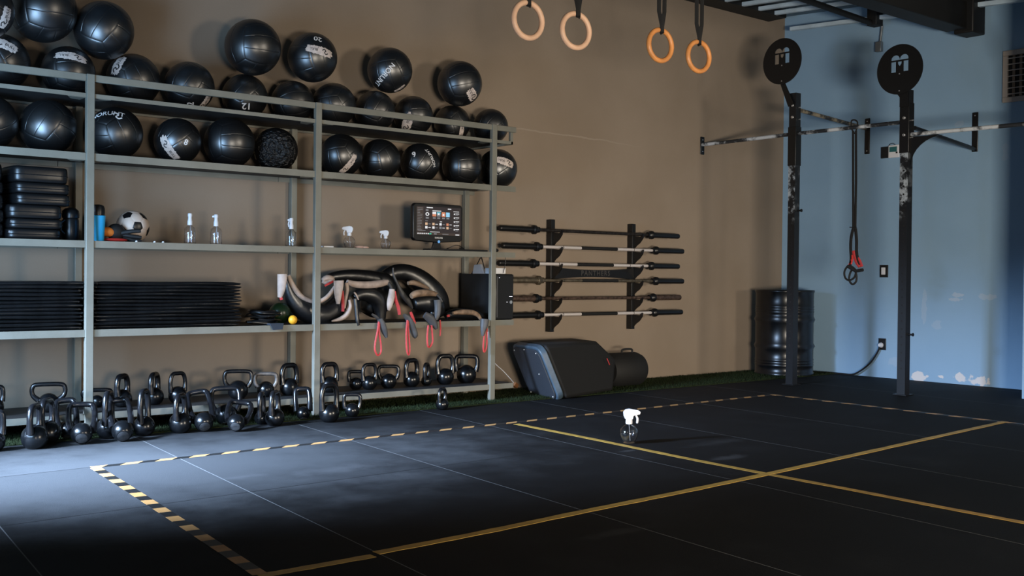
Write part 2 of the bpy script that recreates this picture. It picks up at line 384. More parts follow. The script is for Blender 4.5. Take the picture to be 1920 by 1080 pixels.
# ------------------------------------------------------------------ turf strip along the wall
rng = np.random.default_rng(3); NB = 60000
tb = MB().box(-1.0, RX-.02, 6.245, W-.005, 0.0, .006)
bx = rng.uniform(-.5, RX-.05, NB); by = 6.235+(W-6.25)*rng.random(NB)**1.0
ang = rng.uniform(0, 6.283, NB); hh = rng.uniform(.012, .026, NB); ww = .0022
lean = rng.normal(0, .010, (NB, 2))
V = np.empty((NB, 3, 3)); V[:, 0] = np.c_[bx-ww*np.cos(ang), by-ww*np.sin(ang), np.full(NB, .004)]; V[:, 1] = np.c_[bx+ww*np.cos(ang), by+ww*np.sin(ang), np.full(NB, .004)]
V[:, 2] = np.c_[bx+lean[:, 0], by+lean[:, 1], hh]
me = D.meshes.new('artificial_turf'); base = len(tb.v)
allv = np.concatenate([np.array(tb.v), V.reshape(-1, 3)])
me.from_pydata(allv.tolist(), [], tb.f+[(base+3*i, base+3*i+1, base+3*i+2) for i in range(NB)])
me.materials.append(M_turf)
o = D.objects.new('artificial_turf', me); C.objects.link(o); tag(o, 'strip of green artificial turf along the foot of the left wall', 'turf', kind='stuff')
# ------------------------------------------------------------------ floor tapes
def strip_pts(a, b, w, off=0.0):
    a, b = Vector(a), Vector(b); t = (b-a).normalized(); n_ = Vector((-t.y, t.x, 0)); return a, b, t, n_
def hazard(name, pa, pb, label, w=.05, pitch=.178, slant=.05, z=.0006):
    a, b, t, nn = strip_pts(pa, pb, w); L = (b-a).length; mb = MB(); s = -slant; k = 0
    P = lambda d, e: a+t*max(0, min(L, d))+nn*(e+.003*math.sin(d*1.7))+Vector((0, 0, z))
    while s < L:
        for d0, d1, m in ((s, s+pitch*.5, 1), (s+pitch*.5, s+pitch, 0)):
            q = [P(d0, -w/2), P(d1, -w/2), P(d1+slant, w/2), P(d0+slant, w/2)]
            if (q[1]-q[0]).length > 1e-4 or (q[2]-q[3]).length > 1e-4:
                mb.add(q+[p-Vector((0, 0, z*.9)) for p in q], [(0, 1, 2, 3), (4, 7, 6, 5), (0, 4, 5, 1), (1, 5, 6, 2), (2, 6, 7, 3), (3, 7, 4, 0)], m)
        s += pitch
    return solo(name, mb, [M_btape, M_htape], label, 'floor tape', 'striped warning tapes on the floor', smooth=False)
def pz(px, py): return at(px, py, Z=0)
hazard('hazard_tape', pz(172, 876.5), pz(1448, 740), 'long black and yellow striped tape on the floor parallel to the shelf')
hazard('hazard_tape', pz(179, 877), pz(489, 1077), 'short striped tape on the floor at lower left running toward the camera', slant=.0, z=.0009)
hazard('hazard_tape', pz(1448, 740), pz(2000, 805), 'striped tape on the floor in front of the pull-up rig', slant=.03, z=.0009)
def ytape(px, label, w=.045, z=.0005):
    pts = cat([tuple(pz(*p)) for p in px], 8); mb = MB()
    for i, p in enumerate(pts):
        t = (pts[min(i+1, len(pts)-1)]-pts[max(i-1, 0)]).normalized(); nn = Vector((-t.y, t.x, 0))
        ww = w/2*(1+.07*math.sin(i*2.3)+.04*math.sin(i*5.1))
        mb.v += [tuple(p+nn*ww+Vector((0, 0, z))), tuple(p-nn*ww+Vector((0, 0, z))), tuple(p+nn*ww+Vector((0, 0, .0001))), tuple(p-nn*ww+Vector((0, 0, .0001)))]
    for i in range(len(pts)-1):
        a = 4*i
        for q in ((a, a+1, a+5, a+4), (a+2, a+6, a+7, a+3), (a, a+4, a+6, a+2), (a+1, a+3, a+7, a+5)): mb.f.append(q); mb.mi.append(0)
    e = 4*(len(pts)-1)
    for q in ((0, 2, 3, 1), (e, e+1, e+3, e+2)): mb.f.append(q); mb.mi.append(0)
    return solo('floor_tape', mb, M_ytape, label, 'floor tape', 'plain yellow tapes on the floor', smooth=False)
ytape([(485, 1080), (560, 1067), (700, 1042)], 'short end piece of plain yellow tape at the bottom left corner')
ytape([(705, 1037), (900, 999.5), (1100, 958), (1280, 922), (1440, 888.5), (1600, 853.5), (1760, 818), (1885, 790.5)], 'long plain yellow tape from lower left to the striped tape by the rig', z=.0013)
ytape([(968, 795), (1100, 821), (1180, 837.5), (1300, 862), (1440, 889), (1600, 919), (1760, 950), (1920, 980), (2000, 995)], 'plain yellow tape passing beside the spray bottle on the floor', z=.0009)
# ------------------------------------------------------------------ storage shelf
PX = [.64, 2.137, 3.632, 5.139]
shelf = root('storage_shelf', (2.9, 6.65, 0), 'long grey-green steel shelving unit holding balls, mats and kettlebells', 'shelf')
for i, x in enumerate(PX):
    p = obj('post', MB().box(x, x+.046, YF-.004, YF+.03, 0, 2.09), M_shelf, shelf, bev=.003)
    mb = MB()
    for z in (2.072, 1.62, 1.11, .595, .11):
        mb.lathe([(.0001, .003), (.005, .002), (.006, 0)], 8, (x-.0015, YF+.012, z), 0, Matrix.Rotation(-math.pi/2, 3, 'Y'))
    obj('bolt', mb, M_bolt, p)
for x in (.74, 2.235, 3.722, 5.262):
    obj('rear_post', MB().box(x, x+.045, W-.06, W-.02, 0, 2.09), M_shelf, shelf, bev=.003)
LV = [(1.978, .024, 5.33), (1.634, .042, 5.378), (1.128, .040, 5.382), (.612, .042, 5.372), (.126, .038, 5.375)]
for k, (zt, hgt, xe) in enumerate(LV):
    xs = [.64, 2.137, 3.632, 5.139]; xs = [(xs[i]+.004, xs[i+1]) for i in range(2)]+[(3.636, xe)]
    for x0, x1 in xs:
        b = obj('shelf_board', MB().box(x0, x1, YF+.0122, W-.03, zt-.010, zt-.0005), M_shelfin, shelf)
        obj('front_lip', MB().box(x0, x1, YF+.006, YF+.012, zt-hgt, zt), M_shelf, b)
        obj('rear_lip', MB().box(x0, x1, W-.030, W-.024, zt-hgt, zt), M_shelf, b)
    for x in PX:
        if x < 1: continue
        for s in (-1, 1):
            q = x if s < 0 else x+.046
            if s > 0 and x > 5: continue
            mb = MB().add([(q, YF+.02, zt-hgt-.001), (q+s*.10, YF+.02, zt-hgt-.001), (q+s*.06, YF+.10, zt-hgt-.001), (q, YF+.12, zt-hgt-.001),
                           (q, YF+.02, zt-hgt+.004), (q+s*.10, YF+.02, zt-hgt+.004), (q+s*.06, YF+.10, zt-hgt+.004), (q, YF+.12, zt-hgt+.004)],
                          [(0, 1, 2, 3), (4, 7, 6, 5), (0, 4, 5, 1), (1, 5, 6, 2), (2, 6, 7, 3), (3, 7, 4, 0)])
            obj('gusset', mb, M_shelf, shelf, smooth=False)
for x0, x1 in ((.644, 2.137), (2.141, 3.632), (3.636, 5.38)):
    obj('guard_rail', MB().box(x0, x1, YF+.006, YF+.026, 2.048, 2.09), M_shelf, shelf, bev=.003)
obj('side_rail', MB().box(5.335, 5.36, YF+.02, W-.03, 1.955, 1.98).box(5.335, 5.36, YF+.02, YF+.045, 1.955, 2.05), M_shelf, shelf, bev=.002)
S2T, S3T, S4T, S5T, S1T = 1.634, 1.128, .612, .126, 1.978
# ------------------------------------------------------------------ medicine balls
def groove_lists():
    a = [0, .1, .2, .285, .318, .3333, .348, .38, .5, .65, .8, .9, .962, 1.0]
    a = [-q for q in a[:0:-1]]+a
    b = [0, .15, .3, .45, .6, .75, .88, .962, 1.0]; b = [-q for q in b[:0:-1]]+b
    return a, b
def ball_geo():
    a, b = groove_lists(); mb = MB()
    for ax in range(3):
        for s in (-1, 1):
            vs = []; fs = []
            for u_ in a:
                for w_ in b:
                    tu, tw = math.tan(u_*math.pi/4), math.tan(w_*math.pi/4)
                    p = [0, 0, 0]; p[ax] = s; p[(ax+1) % 3] = tu; p[(ax+2) % 3] = tw
                    g = min(abs(abs(u_)-.3333), 1-abs(u_), 1-abs(w_))
                    rr = 1-.0075*math.exp(-(g/.011)**2)
                    p = Vector(p).normalized()*rr; vs.append(tuple(p))
            nb = len(b)
            for i in range(len(a)-1):
                for j in range(nb-1): fs.append((i*nb+j, i*nb+j+1, (i+1)*nb+j+1, (i+1)*nb+j))
            mb.add(vs, fs)
    return mb
BALLM = []
for k, e in enumerate([(0, 0, 0), (.5, .3, .9), (1.0, .2, 2.2), (.2, 1.1, .4), (.8, .7, 3.0), (1.3, .1, 1.2)]):
    g = ball_geo().xf(Euler(e).to_matrix().to_4x4()); BALLM.append(mesh('medicine_ball', g, M_ball, True, 60))
def wrap_mesh(geo, c, rr, n_, tx, ty, sc=1.0):
    v, f = geo; out = []
    for p in v:
        a, b = (p[0]*c[2]-p[1]*c[3])*sc+c[0], (p[0]*c[3]+p[1]*c[2])*sc+c[1]
        l = math.hypot(a, b)+1e-9
        d = n_*math.cos(l)+(tx*a+ty*b)*(math.sin(l)/l)
        out.append(tuple(d*rr))
    return MB().add(out, f)
def densify(v, f, lim=.16):
    bm = bmesh.new(); vs = [bm.verts.new(p) for p in v]
    for q in f:
        try: bm.faces.new([vs[i] for i in q])
        except ValueError: pass
    bmesh.ops.remove_doubles(bm, verts=bm.verts, dist=1e-5)
    bmesh.ops.triangulate(bm, faces=bm.faces)
    for _ in range(3):
        es = [e for e in bm.edges if e.calc_length() > lim]
        if not es: break
        bmesh.ops.subdivide_edges(bm, edges=es, cuts=1); bmesh.ops.triangulate(bm, faces=bm.faces)
    bm.verts.index_update()
    out = [tuple(p.co) for p in bm.verts], [tuple(p.index for p in q.verts) for q in bm.faces]; bm.free(); return out
TXT = {}
def txt(s, bold=.0):
    if (s, bold) not in TXT: TXT[(s, bold)] = text_geo(s, 1.0, bold)
    v, f = TXT[(s, bold)]
    return densify([(p[0], p[1], 0) for p in v], list(f))
def brush(L, H, seed):
    rd = random.Random(seed); nx, ny = 26, 7; v = []; f = []
    for i in range(nx+1):
        for j in range(ny+1):
            s = -1+2*i/nx; t = -1+2*j/ny
            rag = 1+rd.uniform(-.16, .10) if i in (0, nx) else 1
            edge = 1+(rd.uniform(-.16, .1) if j in (0, ny) else 0)
            v.append((s*L*rag*(1-.05*abs(t)), t*H*edge*(1-.25*abs(s)**3), 0))
    for i in range(nx):
        for j in range(ny):
            if i in (0, nx-1) and rd.random() < .3: continue
            f.append((i*(ny+1)+j, (i+1)*(ny+1)+j, (i+1)*(ny+1)+j+1, i*(ny+1)+j+1))
    return v, f
def squiggle():
    pts = cat([(-.9, .1, 0), (-.3, .5, 0), (.1, .1, 0), (-.2, -.3, 0), (.3, -.6, 0), (.8, -.2, 0)], 6); v = []; f = []
    for i, p in enumerate(pts):
        t = (pts[min(i+1, len(pts)-1)]-pts[max(i-1, 0)]).normalized(); nn = Vector((-t.y, t.x, 0))*.12
        v += [tuple(p+nn), tuple(p-nn)]
    for i in range(len(pts)-1): f.append((2*i, 2*i+1, 2*i+3, 2*i+2))
    return v, f
def ball_at(loc, R, label, var=0, marks=(), m2=None):
    o = D.objects.new('medicine_ball', BALLM[var % 6] if not m2 else BALLM[var % 6].copy()); C.objects.link(o)
    if m2: o.data.materials[0] = m2
    o.location = loc; o.scale = (R, R, R); tag(o, label, 'medicine ball', 'black medicine balls on the shelf')
    v = (CO-Vector(loc)).normalized(); rt = (CR-v*CR.dot(v)).normalized(); up = v.cross(rt)
    if up.dot(CU) < 0: up = -up
    for i, mk in enumerate(marks):
        kind, dx, dy, th = mk[:4]
        q = math.sqrt(max(.02, 1-dx*dx-dy*dy)); n_ = (rt*dx+up*dy+v*q).normalized()
        t0 = rt*math.cos(math.radians(th))+up*math.sin(math.radians(th)); tx = (t0-n_*t0.dot(n_)).normalized(); ty = n_.cross(tx)
        if kind == 'patch':
            L, H = mk[4], mk[5]
            p = obj('logo_patch', wrap_mesh(brush(L, H, i+int(dx*99)+var), (0, 0, 1, 0), 1.006, n_, tx, ty), M_patch, o, False, smooth=True)
            mb = wrap_mesh(txt('BULL', .01), (L*.42, -H*.02, 1, 0), 1.010, n_, tx, ty, H*.8)
            g2 = wrap_mesh(([(-1, -.08, 0), (1, -.08, 0), (1, .08, 0), (-1, .08, 0)], [(0, 1, 2, 3)]), (L*.42, -H*.55, 1, 0), 1.010, n_, tx, ty, L*.30)
            mb.add(g2.v, g2.f)
            g3 = wrap_mesh(squiggle(), (-L*.38, 0, 1, 0), 1.010, n_, tx, ty, H*.9); mb.add(g3.v, g3.f)
            obj('lettering', mb, M_ink, p, False, smooth=False)
        elif kind == 'num':
            obj('number_mark', wrap_mesh(txt(mk[4], .02), (0, 0, 1, 0), 1.008, n_, tx, ty, mk[5]), M_white, o, False, smooth=False)
        elif kind == 'text':
            obj('brand_lettering', wrap_mesh(txt(mk[4], .015), (0, 0, 1, 0), 1.008, n_, tx, ty, mk[5]), M_white, o, False, smooth=False)
        elif kind == 'wave':
            obj('wave_mark', wrap_mesh(squiggle(), (0, 0, 1, 0), 1.008, n_, tx, ty, mk[4]), M_white, o, False, smooth=False)
    return o
def row_ball(px, py, rp, level, label, var, marks=(), Y=6.665, m2=None):
    p = at(px, py, Y=Y); R = min(rp*mscale(p), .205)
    zt = {'S': S2T, 'R': S1T}.get(level)
    if zt: p = at(px, py, Z=zt+R) if False else Vector((p.x, p.y, zt+R+.002))
    o = ball_at(p, R, label, var, marks, m2); BL.append(o); return o
P_ = 'patch'
BL = []
row_ball(-22, 225, 52, 'S', 'black medicine ball on the second shelf, cut off at the left edge', 2)
row_ball(90, 232, 51, 'S', 'plain black ball with curved seams on the second shelf, leftmost of the whole ones', 1)
row_ball(217, 243, 49, 'S', 'black second-shelf ball right of the left post, white lettering along its top', 3, [('text', -.28, .74, -14, 'NORUNT', .30), ('wave', .10, .66, -20, .22)])
row_ball(333, 262, 43, 'S', 'black ball on the second shelf with a pale patch and a white 8', 4, [(P_, -.38, -.33, -62, .62, .20), ('num', .34, -.05, -20, '8', .34)])
row_ball(430, 263, 47, 'S', 'large plain black ball on the second shelf right of the ball marked 8', 0)
row_ball(517, 272, 41, 'S', 'wrinkled glossy black ball on the second shelf left of the middle post', 5, (), 6.665, M_ball2)
row_ball(640, 281, 40, 'S', 'black ball on the second shelf right of the middle post with a slanted pale patch', 2, [(P_, .35, -.45, 55, .62, .15)])
row_ball(713, 287, 38, 'S', 'dim plain black ball on the second shelf left of the ball marked 9', 3)
row_ball(788, 293, 37, 'S', 'black ball on the second shelf marked with a white 9 and lettering down its side', 1, [('num', -.30, .42, 20, '9', .40), ('text', .58, .28, 116, 'NORUNT', .24)])
row_ball(866, 303, 37, 'S', 'plain black ball with a level seam on the second shelf, second from the right', 0)
row_ball(933, 311, 37, 'S', 'black ball at the right end of the second shelf, pale patch beside post', 4, [(P_, .40, .36, 168, .52, .20)])
row_ball(0, 122, 53, 'R', 'black ball behind the top rail at the left edge with a ragged pale patch', 2, [(P_, .18, .62, -28, .50, .2)])
row_ball(128, 128, 48, 'R', 'black ball behind the top rail, wide pale patch on top, left of left post', 0, [(P_, .15, .62, 170, .62, .18)])
row_ball(250, 141, 49, 'R', 'black ball behind the top rail right of the left post, pale patch at its left', 3, [(P_, -.52, .58, 82, .42, .22)], 6.72)
row_ball(355, 156, 46, 'R', 'black ball behind the top rail with a small patch and number below the rail', 1, [(P_, .60, -.62, 75, .35, .18), ('num', .02, -.74, 90, '12', .36)])
row_ball(459, 172, 42, 'R', 'black ball behind the top rail with a white upside-down 12 below the rail', 4, [('num', .06, -.40, 175, '12', .42), (P_, .05, -.86, 172, .45, .16)], 6.75)
row_ball(549, 181, 40, 'R', 'dim black ball behind the top rail left of the middle post', 5, (), 6.72)
row_ball(626, 188, 41, 'R', 'dim black ball behind the top rail right of the middle post', 2)
row_ball(703, 197, 38, 'R', 'dim black ball behind the top rail under the ball with slanted lettering', 1)
row_ball(775, 204, 37, 'R', 'black ball behind the top rail with a pale patch crossed by the rail', 0, [(P_, -.32, -.38, 64, .60, .24)])
row_ball(848, 213, 34, 'R', 'black ball behind the top rail with an upright narrow pale patch', 3, [(P_, .52, -.42, 95, .60, .14)], 6.75)
row_ball(920, 219, 33, 'R', 'small plain black ball at the right end of the top shelf', 4)
row_ball(-30, 19, 53, 'T', 'black ball at the top left corner, pale patch at its right side', 1, [(P_, .66, -.28, 62, .42, .2)], 6.46)
row_ball(80, 18, 61, 'T', 'very large black ball cut off by the top edge at upper left', 0, (), 6.63)
row_ball(195, 57, 54, 'T', 'large plain black ball on top of the pile left of the bare wall', 1, (), 6.63)
row_ball(474, 89, 52, 'T', 'large shiny black ball topmost in the pile left of the ball marked 20', 0, (), 6.63)
row_ball(586, 108, 46, 'T', 'black ball on the pile marked with an upside-down 20 above a pale patch', 3, [('num', .24, .74, 172, '20', .34), (P_, .30, .28, 168, .58, .18)], 6.63)
row_ball(731, 132, 42, 'T', 'black ball on the pile with white lettering slanting down to the left', 2, [('text', -.28, -.22, -132, 'NORUNT', .32), (P_, .42, -.80, 50, .30, .10)], 6.63)
row_ball(862, 157, 42, 'T', 'rightmost black ball of the top layer with a small pale patch low at its right', 5, [(P_, .56, -.50, 128, .36, .22)], 6.63)
# ------------------------------------------------------------------ kettlebells
def kettlebell(loc, R, H, hw, tr, rz, label, tilt=0.0, old=False, tiltdir=0.0, wide=True):
    """R body radius, H full height, hw handle half width"""
    rt = root('kettlebell', loc, label, 'kettlebell', 'black kettlebells by the shelf')
    zc = .80*R; prof = []
    for i in range(15):
        a = math.pi*(i/14); rr, zz = R*math.sin(a), zc-R*math.cos(a)
        if zz < 0: continue
        prof.append((max(rr, 1e-5), zz))
    r0 = math.sqrt(max(0, R*R-zc*zc))
    prof = [(r0*.96, 0.0)]+prof; prof[-1] = (1e-5, prof[-1][1])
    mb = MB().lathe(prof, 28)
    bw = min(hw*.90, .92*R); zs = zc+math.sqrt(R*R-bw*bw)*.86
    top = H-tr; hg = top-zs
    c1, c2, t2 = (.95, .74, .975) if wide else (.86, .56, .985)
    ctrl = [(-bw, 0, zs), (-bw-(hw-bw)*.75, 0, zs+hg*.26), (-hw, 0, zs+hg*.55), (-hw*c1, 0, zs+hg*.84), (-hw*c2, 0, zs+hg*t2), (0, 0, top),
            (hw*c2, 0, zs+hg*t2), (hw*c1, 0, zs+hg*.84), (hw, 0, zs+hg*.55), (bw+(hw-bw)*.75, 0, zs+hg*.26), (bw, 0, zs)]
    path = cat(ctrl, 4); k = len(path)
    rs = [tr*(1+.30*max(0, abs(i-(k-1)/2)/((k-1)/2)-.72)/.28) for i in range(k)]
    hb = MB().tube(path, rs, 10, up=(0, 1, 0))
    base = MB().lathe([(r0*.80, -.002), (r0*.90, -.001), (r0*.92, .004)], 28)
    M = Matrix.Rotation(rz, 4, 'Z')
    if tilt: M = Matrix.Rotation(tiltdir, 4, 'Z') @ Matrix.Rotation(tilt, 4, 'X') @ Matrix.Rotation(-tiltdir, 4, 'Z') @ M
    lo = min((M @ Vector(p)).z for p in mb.v+hb.v)
    M = Matrix.Translation((0, 0, -lo+.002)) @ M
    obj('body', mb.xf(M), M_kb, rt, False, angle=50)
    obj('handle', hb.xf(M), M_kbold if old else M_kbh, rt, False)
    if tilt: obj('base_plate', base.xf(M), M_kbbase, rt, False)
    return rt
FACE = math.atan2(CF.x, -CF.y)     # a handle turned by this angle faces the camera
def vaz(p): return math.atan2(-p[0], p[1])                         # azimuth of the sideways direction seen from the entrance
def kb_turn(wpx, edge, R, s):
    half = max(.010, wpx*s/2-.013)
    if not edge: return max(.03, half), 0.0
    hw = max(min(1.0*R, .088), .045)
    return hw, math.acos(min(.97, half/hw))
def kb_shelf(px, ytop, bw, wpx, edge, label, Y=6.60, tilt=0.0, old=False):
    p0 = at(px, 760, Y=Y); s = mscale(p0); ztop = at(px, ytop, Y=Y).z
    loc = Vector((p0.x, Y, S5T+.001)); H = ztop-S5T; R = min(bw*s, (.292 if edge else .345)*H)
    hw, ed = kb_turn(wpx, edge, R, s)
    kettlebell(loc, R, H, hw, .0175 if H > .2 else .0130, vaz(loc)+ed, label, tilt, old, 0.0, not edge)
g = 'on the bottom shelf'
kb_shelf(-14, 722, 26, 44, 0, 'kettlebell on the bottom shelf half cut off by the left edge')
kb_shelf(91, 717, 31, 66, 0, 'big kettlebell on the bottom shelf with a wide handle, left of the left post')
kb_shelf(182, 728, 27, 58, 0, 'kettlebell on the bottom shelf partly hidden by the left post', Y=6.66)
kb_shelf(229, 701, 22, 26, 62, 'kettlebell on the bottom shelf with a narrow arched handle right of the left post')
kb_shelf(289, 698, 20, 20, 72, 'kettlebell on the bottom shelf with its handle almost edge on')
kb_shelf(333, 697, 22, 34, 40, 'kettlebell on the bottom shelf with a tall slim handle, fourth right of left post')
kb_shelf(446, 693, 25, 57, 0, 'kettlebell on the bottom shelf with a wide squarish handle above fallen ones')
kb_shelf(498, 698, 23, 47, 0, 'kettlebell on the bottom shelf with a worn grey handle', old=True)
kb_shelf(542, 681, 19, 34, 20, 'kettlebell on the bottom shelf left of the middle post, tall arched handle')
kb_shelf(617, 679, 19, 34, 10, 'kettlebell on the bottom shelf just right of the middle post')
kb_shelf(667, 694, 17, 34, 0, 'kettlebell on the bottom shelf with a small square handle, second right of middle post', Y=6.66)
kb_shelf(692, 681, 18, 31, 20, 'kettlebell on the bottom shelf third right of the middle post')
kb_shelf(728, 684, 19, 44, 0, 'kettlebell on the bottom shelf with a broad round handle, fourth right of middle post')
kb_shelf(771, 672, 17, 27, 30, 'kettlebell on the bottom shelf below the second red strap loop')
kb_shelf(799, 680, 10, 14, 65, 'smallest kettlebell on the bottom shelf, thin edge-on handle')
kb_shelf(834, 664, 19, 35, 10, 'tall kettlebell on the bottom shelf, second from the right end')
kb_shelf(874, 664, 20, 47, 0, 'kettlebell at the right end of the bottom shelf with a wide squared handle')
def kb_floor(px, py, ytop, bw, wpx, edge, label, Y=None, tilt=0.0, td=0.0, R_=None, H_=None):
    p0 = at(px, py, Z=0) if Y is None else at(px, py, Y=Y)
    yy = p0.y+bw*mscale(p0)*.25; loc = Vector((p0.x*yy/p0.y if Y is None else p0.x, yy if Y is None else Y, 0.001)); s = mscale(loc)
    R = bw*.86*s
    H = H_ if H_ else at(px, ytop, Y=loc.y).z
    if not tilt: R = min(bw*s, (.292 if edge else .31)*H)
    hw, ed = kb_turn(wpx, edge, R, s)
    kettlebell(loc, R, H, hw, .0165 if H > .2 else .0125, vaz(loc)+ed, label, tilt, False, vaz(loc)+td, not edge)
kb_floor(-12, 842, 768, 21, 40, 0, 'kettlebell on the floor at the left edge, mostly out of view', 6.12)
kb_floor(65, 842, 757, 31, 26, 55, 'large heavy kettlebell standing on the floor, nearest at the far left')
kb_floor(88, 830, 747, 24, 27, 55, 'kettlebell on the floor close behind the large one at far left', 6.22)
kb_floor(128, 830, 776, 19, 44, 0, 'kettlebell tipped over on the floor, second one left of the left post', 6.27, -.7, .12, None, .26)
kb_floor(153, 836, 764, 23, 56, 0, 'tipped kettlebell with a wide handle on the floor in front of the left post', None, -1.05, 0, None, .33)
kb_floor(203, 822, 733, 22, 20, 68, 'kettlebell on the floor with edge-on handle right of the left post', 6.22)
kb_floor(231, 831, 757, 23, 45, 0, 'tipped kettlebell on the floor showing its round grey base, in front of others', None, -1.0, .10, None, .335)
kb_floor(270, 815, 729, 20, 22, 60, 'kettlebell on the floor behind and right of the one showing its grey base', 6.20)
kb_floor(338, 812, 738, 21, 24, 62, 'kettlebell on the floor standing alone with an edge-on handle')
kb_floor(384, 812, 741, 21, 48, 0, 'tipped kettlebell on the floor with grey base turned left, below wide handles', None, -.98, .18, None, .34)
kb_floor(424, 808, 726, 24, 60, 0, 'kettlebell on the floor with a wide handle standing behind the tipped ones', 6.28, -.35, .1)
kb_floor(441, 812, 759, 19, 50, 0, 'small tipped kettlebell on the floor with its base facing the camera', None, -1.1, -.15, None, .275)
kb_floor(490, 798, 735, 13, 14, 70, 'small kettlebell on the floor half hidden, left of one standing edge-on', 6.24)
kb_floor(515, 799, 732, 18, 20, 70, 'kettlebell on the floor with edge-on handle below the middle of the shelf')
kb_floor(569, 795, 741, 15, 34, 0, 'kettlebell leaning on the floor left of the middle post', 6.24, -.35, .15, None, .215)
kb_floor(617, 792, 719, 19, 35, 10, 'kettlebell standing on the floor in front of the middle post')
kb_floor(660, 785, 737, 14, 38, 0, 'small kettlebell on the floor right of the middle post', 6.22)
kb_floor(829, 769, 727, 12.5, 18, 35, 'small kettlebell standing alone on the floor far to the right')
# ------------------------------------------------------------------ folded mats
ORD = ['topmost', 'second from top', 'third from top', 'fourth from top', 'fifth from top', 'sixth from top', 'seventh from top', 'eighth from top', 'ninth from top', 'tenth from top', 'eleventh from top', 'twelfth from top', 'lowest']
def floor_mat(x0, x1, y0, y1, z0, th, label, group, seed):
    rd = random.Random(seed); mb = MB(); n = 24; k = 7
    # rounded front nose, slight sag along the length
    for i in range(n+1):
        s = i/n; x = x0+(x1-x0)*s; dz = .0015*math.sin(s*9+seed); pin = 1-.45*max(0, abs(2*s-1)-.93)/.07
        prof = []
        for j in range(k+1):
            a = -math.pi/2+math.pi*j/k
            prof.append((x, y0+.012*(1-math.cos(a))+rd.uniform(-.0006, .0006)+.003*math.sin(s*5+seed), z0+th/2+th/2*.96*math.sin(a)*pin+dz))
        prof += [(x, y1, z0+th*.98), (x, y1, z0+.0006)]
        mb.v += prof
    q = k+3
    for i in range(n):
        for j in range(q): mb.f.append((i*q+j, i*q+(j+1) % q, (i+1)*q+(j+1) % q, (i+1)*q+j)); mb.mi.append(0)
    mb.f.append(tuple(range(q))); mb.f.append(tuple(n*q+j for j in range(q-1, -1, -1))); mb.mi += [0, 0]
    rt = root('folded_mat', ((x0+x1)/2, (y0+y1)/2, z0), label, 'exercise mat', group)
    obj('mat_body', mb, M_matv, rt, angle=70)
    obj('piping', MB().tube([(x0-.004, y0+.002, z0+th*.5), (x0+.1, y0-.0015, z0+th*.52), ((x0+x1)/2, y0-.001, z0+th*.5), (x1-.1, y0-.0015, z0+th*.5), (x1+.004, y0+.002, z0+th*.5)], .0026, 6), M_matv, rt)
    ear = MB()
    for x, s in ((x0, -1), (x1, 1)):
        ear.add([(x-s*.004, y0+.004, z0+th*.2), (x-s*.004, y0+.004, z0+th*.8), (x+s*(.004+.009*((seed*7)%5)/4), y0+.006, z0+th*.5), (x-s*.004, y0+.02, z0+th*.5)], [(0, 2, 1), (0, 3, 2), (1, 2, 3), (0, 1, 3)])
    obj('corner_seam', ear, M_matv, rt, smooth=False)
rd = random.Random(4)
th = .0212
for side, (x0, x1, zn) in (('left', (.95, 2.128, .895)), ('right', (2.195, 3.12, .895))):
    for k in range(13):
        a, b = x0+rd.uniform(-.004, .016), x1-rd.uniform(-.002, .022)
        if side == 'left': b = min(b, 2.128)
        z0 = S4T+.001+(12-k)*(th+.0002)
        floor_mat(a, b, 6.412+rd.uniform(-.006, .006), 6.86, z0, th, '%s black folded mat in the %s stack of mats' % (ORD[k], side), 'black mats in the %s stack' % side, k+20*(side == 'right'))
# ------------------------------------------------------------------ padded black cushions
def cushion(x0, x1, y0, y1, z0, th, label, group):
    mb = MB(); n, k, e = 16, 10, .035
    def sq(a, p): return math.copysign(abs(math.cos(a))**p, math.cos(a)), math.copysign(abs(math.sin(a))**p, math.sin(a))
    cx, cy, hx, hy = (x0+x1)/2, (y0+y1)/2, (x1-x0)/2, (y1-y0)/2; N = 40
    for j in range(k+1):
        a = -math.pi/2+math.pi*j/k; rr, zz = abs(math.cos(a))**.30, math.copysign(abs(math.sin(a))**.62, math.sin(a))
        for i in range(N):
            c_, s_ = sq(2*math.pi*i/N, .28); mb.v.append((cx+hx*c_*(.82+.18*rr), cy+hy*s_*(.82+.18*rr), z0+th/2+th/2*zz))
    for j in range(k):
        for i in range(N): mb.f.append((j*N+i, j*N+(i+1) % N, (j+1)*N+(i+1) % N, (j+1)*N+i)); mb.mi.append(0)
    mb.f.append(tuple(range(N-1, -1, -1))); mb.f.append(tuple(k*N+i for i in range(N))); mb.mi += [0, 0]
    rt = root('foam_pad', (cx, cy, z0), label, 'pad', group)
    obj('pad_body', mb, M_cush, rt, angle=80)
    loop = [(cx+hx*1.0*sq(2*math.pi*i/N, .28)[0], cy+hy*1.0*sq(2*math.pi*i/N, .28)[1], z0+th*.46) for i in range(N)]
    obj('piping', MB().tube(loop, .0032, 6, closed=True), M_cush, rt)
zz = [S3T+.001]; hs = [.058, .058, .078, .064, .062, .092]
for k, h in enumerate(hs):
    x0, x1 = ((1.725, 2.03) if k < 3 else (1.752, 2.066)); dx = (-.01, .0, -.004, .008, .004, -.006)[k]
    cushion(x0+dx, x1+dx, 6.42, 6.82, zz[0], h-.001, '%s black vinyl pad in the right-hand pile of pads' % ['lowest', 'second from bottom', 'third from bottom', 'fourth from bottom', 'fifth from bottom', 'topmost'][k], 'black pads in the right-hand pile')
    zz[0] += h
zl = S3T+.001
